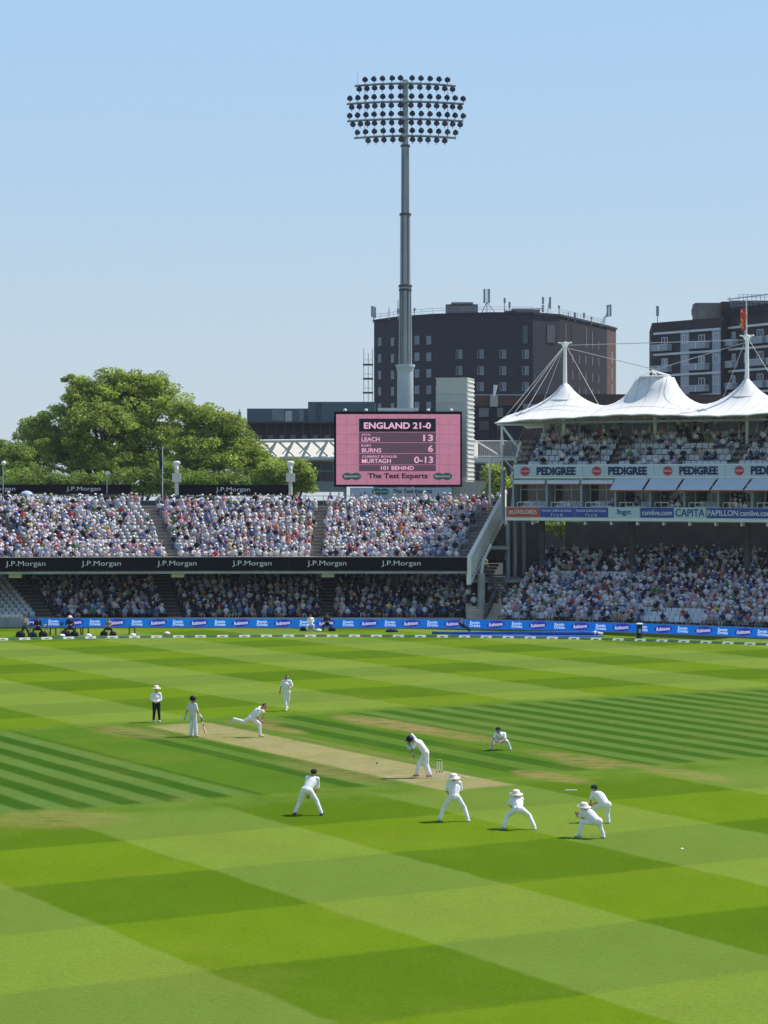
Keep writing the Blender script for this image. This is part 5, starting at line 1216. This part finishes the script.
# right hand apartment block
ab = thing('apartment_block', (45, 296, 0), 'dark brick apartment block with white floor bands and balconies at the right edge', 'building')
ZA = 32.5
def ata(px, pyt, Z=ZA): Y = (Z-H)*F/(HZ-pyt); return Vector((XG(px,Y),Y,0))
A1, A2 = ata(652, 323), ata(721.5, 317.3); A3 = A2+Vector((1.1,-1.0,0)); A4 = ata(735, 310.5, 33.3); A4 = Vector((XG(729,291),291,0)); A5 = Vector((XG(800,278),278,0)); 
b = MB(); rg = [A1, A2, A4, A5, A5+Vector((6,22,0)), A1+Vector((1.5,16,0))]; n_ = len(rg)
b.add([(p.x,p.y,0) for p in rg]+[(p.x,p.y,ZA) for p in rg], [tuple(range(n_,2*n_))]+[(i,(i+1)%n_,(i+1)%n_+n_,i+n_) for i in range(n_)]); b.build('wall', mat('brown_brick', (.055,.048,.050), .85, scale=1.2, var=.16), ab)
b = MB(); d = A5-A4; q = (A4+A5)/2; b.box((q.x+1, q.y+2.1, ZA+.6), (d.length, 4, 1.2), math.atan2(d.y,d.x)); b.build('upper_parapet', DBR2, ab)
def fA(px, py):
    a, c = (A1, A2) if px < 721.6 else (A4, A5); k = (px-384)/F; t = (k*a.y-a.x)/((c.x-a.x)-k*(c.y-a.y)); q = a+(c-a)*t; d = c-a; return Vector((q.x,q.y,ZG(py,q.y))), math.atan2(d.y,d.x), q.y/F
def slab(x0, x1, Z, th=.28, nm='floor_band', m=None, out=.25, hh=None):
    a, ra, s = fA(x0, 400); c, rc_, s2 = fA(x1, 400); mid = (a+c)/2; d = Vector((c.x-a.x, c.y-a.y, 0)); n = Vector((sin(ra), -cos(ra), 0))
    MB().box((mid.x+n.x*out/2, mid.y+n.y*out/2, Z), (d.length, out, hh or th), ra).build(nm, m or WFR2, ab)
WFR2 = mat('white_band', (.72,.73,.73), .5, var=.06); WINA = mat('net_curtain_window', (.30,.34,.37), .25, var=.45, scale=.45); GPAN = mat('grey_infill', (.40,.44,.47), .6, var=.08)
fl = 2.745; Zb0 = fA(654,334)[0].z
for k in range(6):
    Z = Zb0-fl*k
    slab(654.5, 721, Z); 
    if k < 5:
        for (xa, xb) in ((655.5,672),(692,709.5)):
            # recessed balcony: window, rail, white post
            c, rz, s = fA((xa+xb)/2, 400); py = 487-(Z-1.15-H)*F/c.y
            window((xa+xb)/2+1.2, py, 8.6, 9.4, ab, fp_=fA, mp=WINA if k % 2 else WDARK, mf=WFR2, mull=1)
            slab(xa, xb, Z-fl+.80, nm='balcony_panel', m=GPAN, out=.9, hh=.75)
            slab(xa, xb, Z-fl+1.22, nm='balcony_rail', m=WFR2, out=.95, hh=.07)
            slab((xa+xb)/2-.5, (xa+xb)/2+.5, Z-fl+.80, nm='balcony_post', m=WFR2, out=.96, hh=.8)
        for cx in (685, 716.5):
            c, rz, s = fA(cx, 400); py = 487-(Z-1.0-H)*F/c.y
            slab(cx-4.2, cx+4.2, Z-1.38, nm='infill_panel', m=GPAN, out=.05, hh=2.45)
            window(cx, py, 6.8, 8.6, ab, fp_=fA, mp=WINA, mf=WFR2, mull=1)
Zb1 = fA(740,327)[0].z
for k in range(6):
    Z = Zb1-fl*k
    slab(729.5, 790, Z)
    for (xa, xb, bal) in ((730,738,False),(743,748.5,False),(753,768,True),(772,786,True)):
        c, rz, s = fA((xa+xb)/2, 400); py = 487-(Z-1.15-H)*F/c.y
        window((xa+xb)/2, py, (xb-xa)*.7, 9.6, ab, fp_=fA, mp=WDARK if bal else WINA, mf=WFR2, mull=1)
        if bal or xa == 730:
            slab(xa, xb, Z-fl+.80, nm='balcony_panel', m=GPAN, out=.9, hh=.75); slab(xa, xb, Z-fl+1.22, nm='balcony_rail', m=WFR2, out=.95, hh=.07)
roofbox(695.5,722,302.8,317,m=mat('weathered_render',(.22,.20,.185),.8,var=.3,scale=.6),dY=0,par=ab,Z=ZA-.2,Yb=294); roofbox(722,731,301.5,317,m=RBR,dY=0,par=ab,Z=ZA-.2,Yb=293)
roofbox(731,800,300.5,309,m=PLANT,nm='roof_house',dY=0,par=ab,Z=ZA+.9,Yb=292)
slab(729,790,ZA+2.35,nm='roof_eave',m=WFR2,out=.3,hh=.12)
for cx in (733,740,753,759,765): window(cx, 303.8, 4.4, 3.2, ab, fp_=lambda px, py: (Vector((XG(px,291.8),291.8,ZG(py,291.8))), 0, 291.8/F), mp=WDARK, mull=0)
antenna(657.5,306,322,0,((0,0),(0,5)),5,300,ab,.05); antenna(692.8,308.5,320,0,((0,0),),7,297,ab,.05); antenna(729.5,297,303,0,(),1,293,ab,.05)
b = MB()
for y_ in (294.5, 297): b.tube([P(739,y_,293),P(790,y_,293)], .03, 4)
for k in range(9): b.tube([P(739+k*4.3,294.5,293),P(739+k*4.3,301,293)], .04, 4)
b.build('roof_railing', GREYM, ab)

# brown brick house between tower and canopies
hb = thing('brick_house', P(500,480,250), 'brown brick block with dark recesses right of the cream service tower', 'building')
a, c = P(473,395,250), P(523,395,250); MB().box(((a.x+c.x)/2, 252.6, a.z/2), (c.x-a.x, 5, a.z)).build('wall', mat('dusk_brown',(.055,.045,.045),.9,var=.15), hb)
rect(474,395.5,523,405.4,250,RBR,'brick_band',hb,.1); rect(473.5,394.2,524,395.4,249.9,GREYM,'coping',hb,.3); rect(490,394.5,498,406.5,249.85,mat('pale_stone',(.40,.40,.38),.7,var=.1),'stone_panel',hb,.12)
for x0, x1 in ((479,489),(497,503)): rect(x0,408,x1,417,249.9,PLANT,'shutter',hb,.12); rect(x0,421,x1,430,249.9,WDARK,'window',hb,.12)
for x0, x1 in ((475,479),(490,495),(504,521)): rect(x0,406,x1,440,249.88,DBR2,'pier',hb,.12)
MB().tube([P(494,396,248),P(495.5,385,248)], [.12,.22], 8).build('dish_mast', WHITE, hb)
rect(523,404,547,412,252,GREYM,'roof_ledge',hb,2); rect(562,395,575,420,300,mat('dark_brown_wall',(.07,.05,.045),.9),'rear_wall',hb,4)
c_ = P(600,405,262); MB().box((P(650,1,262).x, 264, ZG(394,262)/2), (38, 3, ZG(394,262))).build('rear_range', mat('brown_range',(.085,.06,.05),.9,var=.2), hb)

# grey indoor school building on the left
gb = thing('clad_building', P(320,480,262), 'slate grey metal-clad building above the white trusses, behind the trees', 'building')
Yg = 262
rect(247,408.5,309,423,Yg,SLATE,'cladding',gb,10); rect(308,401.8,375,422,Yg-.6,SLATE,'raised_cladding',gb,10); rect(245.5,422.6,375,441,Yg+.5,mat('dark_brown_cladding',(.045,.042,.045),.7,var=.15),'recessed_wall',gb,9)
rect(245.5,421.6,375,423.2,Yg-1.0,DGREY,'soffit',gb,3)
for k in range(14): rect(248+k*9,424,249.2+k*9,440.5,Yg+.42,DGREY,'fin',gb,.06)
for k in range(8): rect(257+k*11.2,435,262+k*11.2,440.6,Yg+.40,mat('grey_blind',(.17,.17,.18),.6,var=.15),'window',gb,.08)
for x0,x1,y0,y1,m_ in ((272,284,409.6,421,mat('clad_pale',(.20,.24,.27),.4,var=.2)),(285,292,411,421.5,mat('clad_white',(.45,.48,.5),.4,var=.3)),(316,321,403,421,DGREY),(299,304,409.6,421.4,mat('clad_pale2',(.22,.25,.28),.4,var=.2))): rect(x0,y0,x1,y1,Yg-.08 if x0 < 308 else Yg-.68,m_,'panel',gb,.06)
antenna(239.5,409,425,0,((0,3),),12,258,gb,.05)
# white trussed pavilion
tv = thing('trussed_pavilion', P(310,490,228), 'white pavilion with exposed zigzag roof trusses and blue-grey windows behind the stand', 'building')
Yv = 228; TWH = mat('truss_white', (.66,.67,.64), .5, var=.05)
def roofslope(x0, x1):
    a, c = P(x0,458,Yv), P(x1,458,Yv); a2, c2 = P(x0,441.5,Yv+6), P(x1,441.5,Yv+6)
    b = MB(); b.add([a, c, c2, a2, a-Vector((0,0,.25)), c-Vector((0,0,.25)), c2-Vector((0,0,.25)), a2-Vector((0,0,.25))], [(0,1,2,3),(7,6,5,4),(0,4,5,1),(1,5,6,2),(2,6,7,3),(3,7,4,0)]); b.build('roof', mat('cream_roof',(.60,.57,.47),.6,var=.06,scale=.5), tv)
roofslope(255, 335); roofslope(462, 478)
b = MB()
for k in range(5):
    x0 = 262+k*17
    b.tube([P(x0+14,441.5,Yv-.6),P(x0+6,458,Yv-.6)], .14, 6); b.tube([P(x0,442,Yv-.6),P(x0+15,456,Yv-.6)], .11, 6); b.tube([P(x0+14,442,Yv-.6),P(x0+3,454,Yv-.6)], .06, 5)
b.tube([P(260,441.2,Yv-.6),P(336,440.4,Yv-.6)], .16, 6); b.tube([P(256,458.3,Yv-.6),P(336,458.3,Yv-.6)], .2, 6); b.build('roof_truss', TWH, tv)
rect(250,459.4,345,492,Yv+.8,mat('blue_grey_wall',(.26,.31,.34),.6,var=.06),'wall',tv,4)
for x0,x1,y0,y1 in ((296,308,463,470),(308.6,320.6,463,470),(321.6,333.4,463,470),(296,308,471.6,481),(308.6,320.6,471.6,481),(321.6,333.4,471.6,481)): rect(x0,y0,x1,y1,Yv+.7,WDARK,'window',tv,.08)
b = MB(); b.tube([P(474,440,Yv),P(474,459,Yv)], .1, 5); b.build('post', TWH, tv)
rect(462,459.5,500,462,Yv-2,TWH,'canopy_edge',tv,2); rect(474,462,500,495,Yv+1,mat('cream_wall',(.44,.43,.37),.7,var=.08),'wall',tv,3); rect(475.5,463.5,485,471,Yv+.9,WDARK,'window',tv,.08); rect(475.5,471.8,485,480.5,Yv+.9,WDARK,'window',tv,.08)

# ---------------------------------------------------------------- TREES
LEAF = attr_mat('leaves', .5, .42, .35); BARK = mat('bark', (.10,.08,.06), .9, var=.25, scale=3)
def crown(center, blobs, n_leaf, size, cols, seed):
    r = np.random.default_rng(seed); pos = []; shade = []
    tot = sum(b[1][0]*b[1][2] for b in blobs)
    for (c, rad) in blobs:
        n_cl = max(6, int(r.normal(1, .05)*n_leaf/120*(rad[0]*rad[2])/tot))
        for _ in range(n_cl):
            d = r.normal(size=3); d /= np.linalg.norm(d); d[2] = abs(d[2])*1.0 if r.random() < .62 else d[2]
            q = np.array(c)+d*np.array(rad)*(r.uniform(.45, 1.04) if r.random() < .93 else r.uniform(1.04, 1.22)); cr = r.uniform(.30, .95)
            k = 120; dd = r.normal(size=(k,3)); dd /= np.linalg.norm(dd, axis=1)[:,None]; rr = cr*r.uniform(.35, 1.0, k)**.6
            pts = q+dd*rr[:,None]*np.array([1.15,1.15,.72]); pos.append(pts); shade.append(np.full(k, r.uniform(.58, 1.38)))
    pos = np.vstack(pos); sh = np.concatenate(shade)*r.uniform(.8, 1.2, len(pos)); n = len(pos)
    a = r.normal(size=(n,3)); a[:,2] *= .6; a /= np.linalg.norm(a, axis=1)[:,None]; t = r.normal(size=(n,3)); b_ = np.cross(a, t); b_ /= np.linalg.norm(b_, axis=1)[:,None]
    sz = size*r.uniform(.6, 1.3, n)[:,None]
    V = np.stack([pos-a*sz, pos+b_*sz*.6, pos+a*sz, pos-b_*sz*.6], 1).reshape(-1, 3)
    Fc = np.arange(4*n).reshape(-1, 4); base = np.array(cols)[r.integers(0, len(cols), n)]
    return V, [tuple(f) for f in Fc.tolist()], base*sh[:,None]
LC = [(.37,.46,.070),(.31,.41,.060),(.43,.50,.080),(.24,.35,.055)]
def tree(label, base, blobs_px, Y, n_leaf, size, seed, cols=LC, group='plane trees behind the left stand', trunk=.45):
    """blobs_px: (px, py, rx_px, ry_px, dY)"""
    t = thing('broadleaf_tree', (base, Y, 0), label, 'tree', group)
    blobs = []
    for (px, py, rx, ry, dy) in blobs_px:
        c = P(px, py, Y+dy); blobs.append(((c.x, c.y, c.z), (rx*Y/F, max(rx,ry)*Y/F*.85, ry*Y/F)))
    V, Fc, cc = crown(None, blobs, n_leaf, size, cols, seed)
    o = mesh_cols('crown', V-np.array([base,Y,0]), Fc, cc, LEAF); o.parent = t
    zt = min(b_[0][2] for b_ in blobs)
    MB().tube([(base,Y,0),(base+.1,Y,zt*.4),(base-.1,Y,zt*.85)], [trunk,trunk*.75,trunk*.6], 10).build('trunk', BARK, t)
    b = MB(); r = random.Random(seed)
    for (c, rad) in blobs:
        s0 = Vector((base-.1, Y, zt*.8)); e = Vector(c)+Vector((0,0,rad[2]*.3)); m = s0.lerp(e,.5)+Vector((r.uniform(-.5,.5), r.uniform(-.5,.5), .5))
        b.tube([s0, m, e], [trunk*.4,trunk*.22,.05], 6)
        for _ in range(4):
            e2 = e+Vector((r.uniform(-1,1)*rad[0]*.8, r.uniform(-1,1)*rad[1]*.8, r.uniform(-.2,.8)*rad[2])); b.tube([m.lerp(e,.6), e2], [.09,.025], 5)
    b.build('branch', BARK, t)
    return t
tree('largest broad green tree, its crown tallest above the left stand', XG(112,228),
 [(118,395,24,24,0),(92,402,26,22,-1),(145,398,24,24,1),(66,420,24,18,0),(160,418,20,26,-1),(40,438,26,14,0),(104,430,44,30,-2),(150,445,28,28,-2),(70,450,36,26,-2),(118,470,40,24,-3),(128,382,14,12,0),(122,440,20,26,1),(118,415,26,26,2),(168,450,16,26,1),(50,462,24,18,1),(90,460,30,20,2),(150,470,26,20,1),(160,395,16,18,0),(40,425,16,10,0),(28,436,10,8,0),(34,450,20,12,1),(20,462,18,14,2),(155,385,12,11,1),(78,388,14,12,0)], 228, 150000, .125, 3, trunk=.6)
tree('green tree with a domed crown between the largest tree and the grey building', XG(212,224),
 [(184,420,13,20,0),(186,455,18,24,1),(212,450,26,24,1),(250,462,18,18,1),(208,424,22,18,0),(228,432,20,16,0),(196,450,24,24,-1),(240,452,24,18,0),(222,468,34,22,-1),(262,468,18,14,0),(190,478,22,16,-1)], 222, 90000, .115, 5)
tree('low bright green tree left of the scoreboard behind the cream post', XG(296,216), [(276,474,14,13,0),(296,476,14,14,0),(288,486,18,10,0),(303,483,9,9,0)], 214, 24000, .11, 8, group='small trees by the back rail')
tree('dark low tree at the left edge below the largest crown', XG(8,222), [(4,470,22,16,0),(14,458,18,12,0),(-4,455,14,12,0),(26,478,22,14,0),(-18,468,22,18,0)], 222, 30000, .12, 9, cols=[(.22,.32,.05),(.27,.37,.055)], group='small trees by the back rail')
tree('small leafy tree between the scoreboard tower and the canopied stand', XG(496,212), [(494,474,7,9,0),(499,485,8,10,0),(493,494,8,9,0)], 211, 7000, .12, 12, group='small trees by the back rail')
tree('dark green undergrowth tree under the largest crown', XG(140,212), [(172,478,14,15,0),(150,492,22,10,1),(178,492,20,9,1),(215,492,26,9,2),(110,492,26,9,2),(60,492,26,9,2),(10,490,24,9,2),(255,491,22,9,2),(150,480,22,12,0),(200,482,20,12,1),(236,484,24,11,1),(20,482,22,10,0),(118,482,24,12,0),(86,484,24,10,0),(52,484,20,10,0)], 213, 34000, .12, 14, cols=[(.18,.28,.045),(.24,.33,.05)], group='small trees by the back rail')
for i, (px, lab) in enumerate(((560,'sunlit shrub seen under the left end of the boxes'),(715,'sunlit shrub seen under the boxes at the right'))):
    tree(lab, XG(px,208), [(px,528,20,9,0),(px+12,532,14,8,0)], 206, 5000, .13, 30+i, group='shrubs behind the right stand', trunk=.2)

# posts, flagpole by the back rail
def speaker_post(px, lab):
    Y = 199.8; t = thing('camera_post', (XG(px,Y),Y,9.8), lab, 'post', 'cream posts on the back rail')
    MB().tube([P(px,495,Y),P(px,465,Y)], .17, 12).build('pole', CREAM, t)
    MB().box(P(px,477.5,Y-.1), (.75,.5,.75)).build('junction_box', CREAM, t)
    b = MB(); b.lathe([(.2,-.35),(.26,-.1),(.34,0),(.34,.12),(.2,.22)], P(px,463.5,Y), 12); b.build('post_head', WHITE, t)
    MB().tube([P(px,466,Y-.2),P(px+1.0,469.5,Y-.35)], .11, 8).build('camera_dome', WHITE, t)
speaker_post(176.7,'cream post with boxes right of the flagpole'); speaker_post(290.5,'cream post with boxes at the right end of the rear banner')
Y = 199.4; t = thing('flagpole', (XG(162.6,Y),Y,5), 'slim white flagpole with a limp navy flag before the large tree', 'flagpole')
MB().tube([P(162.6,535,Y),P(162.6,446,Y)], [.06,.035], 8).build('pole', WHITE, t)
vs = []; fs = []
for i in range(9):
    for j in range(4): vs.append(P(162.3-3.0*(j/3)*(.5+.5*sin(i*.35)), 454+i*1.9+.9*j*(i<2), Y+.12*sin(i+j*1.7)))
for i in range(8):
    for j in range(3): q = i*4+j; fs.append((q,q+1,q+5,q+4))
MB().add(vs, fs).build('flag', NAV, t).modifiers.new('t','SOLIDIFY').thickness=.02
for px, py in ((107,473),(3,463)):
    Y = 200.0; t = thing('lamp_post', (XG(px,Y),Y,9.8), 'small white dome camera on a short pole, %s' % ('above the long rear banner' if px > 50 else 'at the left picture edge'), 'camera pole')
    MB().tube([P(px,494,Y),P(px,py+2,Y)], .06, 6).build('pole', GREYM, t); MB().lathe([(.1,-.2),(.2,-.1),(.22,.05),(.12,.16)], P(px+.8,py,Y), 10).build('dome', WHITE, t)
# blue and white parasol in the crowd
Y = 197.6; t = thing('umbrella', P(26.5,495,Y), 'open pale blue umbrella held up in the top rows at the left', 'umbrella')
b = MB(); b.lathe([(.55,-.02),(.56,0),(.45,.14),(.25,.24),(.03,.29)], P(26.5,494,Y), 14); b.build('cloth', mat('pale_blue_cloth',(.38,.48,.75),.7,var=.3,scale=3), t); MB().tube([P(26.5,494,Y),P(26.5,501,Y)], .015, 5).build('shaft', GREYM, t)
# people of the gap: on the landings
for k, (px, py, Y) in enumerate(((491,596,187.5),(497,596,188.0),(503,596,186.5),(510,600,186.8),(513,597,187.8),(506,606,184.8),(533,577,192),(541,572,193),(468,598,186),(474,607,184.5),(504,590,188.6),(499,500,198.3),(504,499,198.3))):
    FOLK.append(dict(x=XG(px,Y), y=Y, z=ZG(py+4,Y)-.35, rz=random.uniform(-.6,.6), sec='GAP', row=0, pose=random.choice((3,4)), px=px, vis=True, look=(SHIRTS[0] if k < 10 else pick(SHIRTS), pick(HATS), random.choice(SKINS), TROUS[0])))

# ---------------------------------------------------------------- instantiate spectators and seats
def rowname(sec, row):
    if sec == 'GAP': return 'on the stairs between the two stands'
    return '%s row, %s' % ('front' if row == 0 else ordn(row+1), {'UL':'left upper deck','LL':'left lower tier','RL':'right lower tier','RU':'canopied balcony','BX':'glazed boxes'}[sec])
FOLK_SECW = {'RL':0,'LL':3,'UL':2,'RU':4,'BX':1,'GAP':-99}
vis = [q for q in FOLK if q['vis']]
vis.sort(key=lambda q: (q['y'] + FOLK_SECW[q['sec']] - (6 if (q['sec'] == 'UL' and q['row'] == 0) else 0)))
chosen = set(id(q) for q in vis[:300])
byrow = {}
for q in vis: byrow.setdefault((q['sec'], q['row']), []).append(q)
for k_, l_ in byrow.items():
    l_.sort(key=lambda q: q['px'])
    for i, q in enumerate(l_): q['n'] = i+1
restV = []; restF = []; restC = []; off = 0
for q in FOLK:
    if id(q) in chosen:
        W_, Fc, cc = spectator_data(True, q['pose'], 0, 0, 0, q['rz'], q['look'])
        o = mesh_cols('spectator', W_, Fc, cc, PEOPLE, (q['x'], q['y'], q['z']))
        h = q['look'][1]; hn = ('%s %s' % (h[1], h[0])) if h[0] != 'none' else h[1]
        tag(o, 'spectator in %s top, %s, %s from left, %s' % (q['look'][0][0], hn, ordn(q['n']), rowname(q['sec'], q['row'])), 'person', 'spectators in the stands')
        if q['sec'] == 'GAP': tag(o, 'standing in %s top, %s, %s from left, on stairs between stands' % (q['look'][0][0], hn, ordn(q['n'])))
    else:
        W_, Fc, cc = spectator_data(False, q['pose'], 0, 0, 0, q['rz'], q['look'])
        restV.append(W_+np.array([q['x'], q['y'], q['z']])); restF += [tuple(i+off for i in f) for f in Fc]; restC += cc; off += len(W_)
tag(mesh_cols('crowd', np.vstack(restV), restF, restC, PEOPLE), 'dense crowd filling the remaining rows of both stands', 'crowd', kind='stuff')
# seats
def seat_geo():
    vs = [(-.225,-.20,.40),(.225,-.20,.40),(.225,.20,.38),(-.225,.20,.38),(-.225,-.20,.44),(.225,-.20,.44),(.225,.20,.42),(-.225,.20,.42)]
    fs = [(0,3,2,1),(4,5,6,7),(0,1,5,4),(1,2,6,5),(2,3,7,6),(3,0,4,7)]
    k = 8; out = [(-.225,.42),(.225,.42),(.23,.74),(.20,.82),(-.20,.82),(-.23,.74)]
    vs += [(x, .20+.06*(z-.42)/.4, z) for x, z in out]+[(x, .24+.06*(z-.42)/.4, z) for x, z in out]
    fs += [tuple(k+i for i in range(6)), tuple(k+6+i for i in range(6))[::-1]]+[(k+i, k+6+i, k+6+(i+1)%6, k+(i+1)%6) for i in range(6)]
    k = len(vs); vs += [(-.03,.12,0),(.03,.12,0),(.03,.2,0),(-.03,.2,0),(-.03,.12,.4),(.03,.12,.4),(.03,.2,.4),(-.03,.2,.4)]; fs += [tuple(k+i for i in f) for f in [(0,1,5,4),(1,2,6,5),(2,3,7,6),(3,0,4,7)]]
    return np.array(vs), fs
SV, SF = seat_geo()
def seat_me(m): me = bpy.data.meshes.new('stadium_seat'); me.from_pydata([tuple(v) for v in SV], [], SF); me.materials.append(m); return me
sme = {'w': seat_me(SEATW), 'g': seat_me(SEATG), 'd': seat_me(mat('shade_dark_seat', (.03,.045,.04), .5, var=.05))}  # dark seats carry the shade of the covered rows in their colour
emp = [q for q in SEATS if q['vis'] and not q['occ']]
emp.sort(key=lambda q: q['y']+{'RL':-8,'LL':0,'UL':2,'RU':-8,'BX':-8}[q['sec']])
chs = set(id(q) for q in emp[:300]); byrow = {}
for q in emp: byrow.setdefault((q['sec'], q['row']), []).append(q)
for l_ in byrow.values():
    l_.sort(key=lambda q: q['px'])
    for i, q in enumerate(l_): q['n'] = i+1
rest = {'w': [], 'g': [], 'd': []}
for q in SEATS:
    if id(q) in chs:
        o = bpy.data.objects.new('stadium_seat', sme[q['mat']]); COL.objects.link(o); o.location = (q['x'], q['y'], q['z']); o.rotation_euler = (0, 0, q['rz'])
        tag(o, 'empty %s plastic seat, %s empty one from the left, %s' % ({'w':'white','g':'grey','d':'shade-darkened'}[q['mat']], ordn(q['n']), rowname(q['sec'], q['row'])), 'seat', 'empty stadium seats')
    else: rest[q['mat']].append(q)
vsA = []; fsA = []; ccA = []; off = 0
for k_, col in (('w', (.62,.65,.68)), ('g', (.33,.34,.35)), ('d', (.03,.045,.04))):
    for q in rest[k_]:
        c, s = cos(q['rz']), sin(q['rz']); vsA.append(np.stack([SV[:,0]*c-SV[:,1]*s+q['x'], SV[:,0]*s+SV[:,1]*c+q['y'], SV[:,2]+q['z']], 1)); fsA += [tuple(i+off for i in f) for f in SF]; ccA += [col]*len(SF); off += len(SV)
tag(mesh_cols('seat_rows', np.vstack(vsA), fsA, ccA, attr_mat('seat_plastic', .45, 0, .3)), 'remaining rows of plastic seats beneath the crowd', 'seats', kind='stuff')
print('folk', len(FOLK), 'visible', len(vis), 'empty seats', len(emp), 'objects', len(bpy.data.objects))
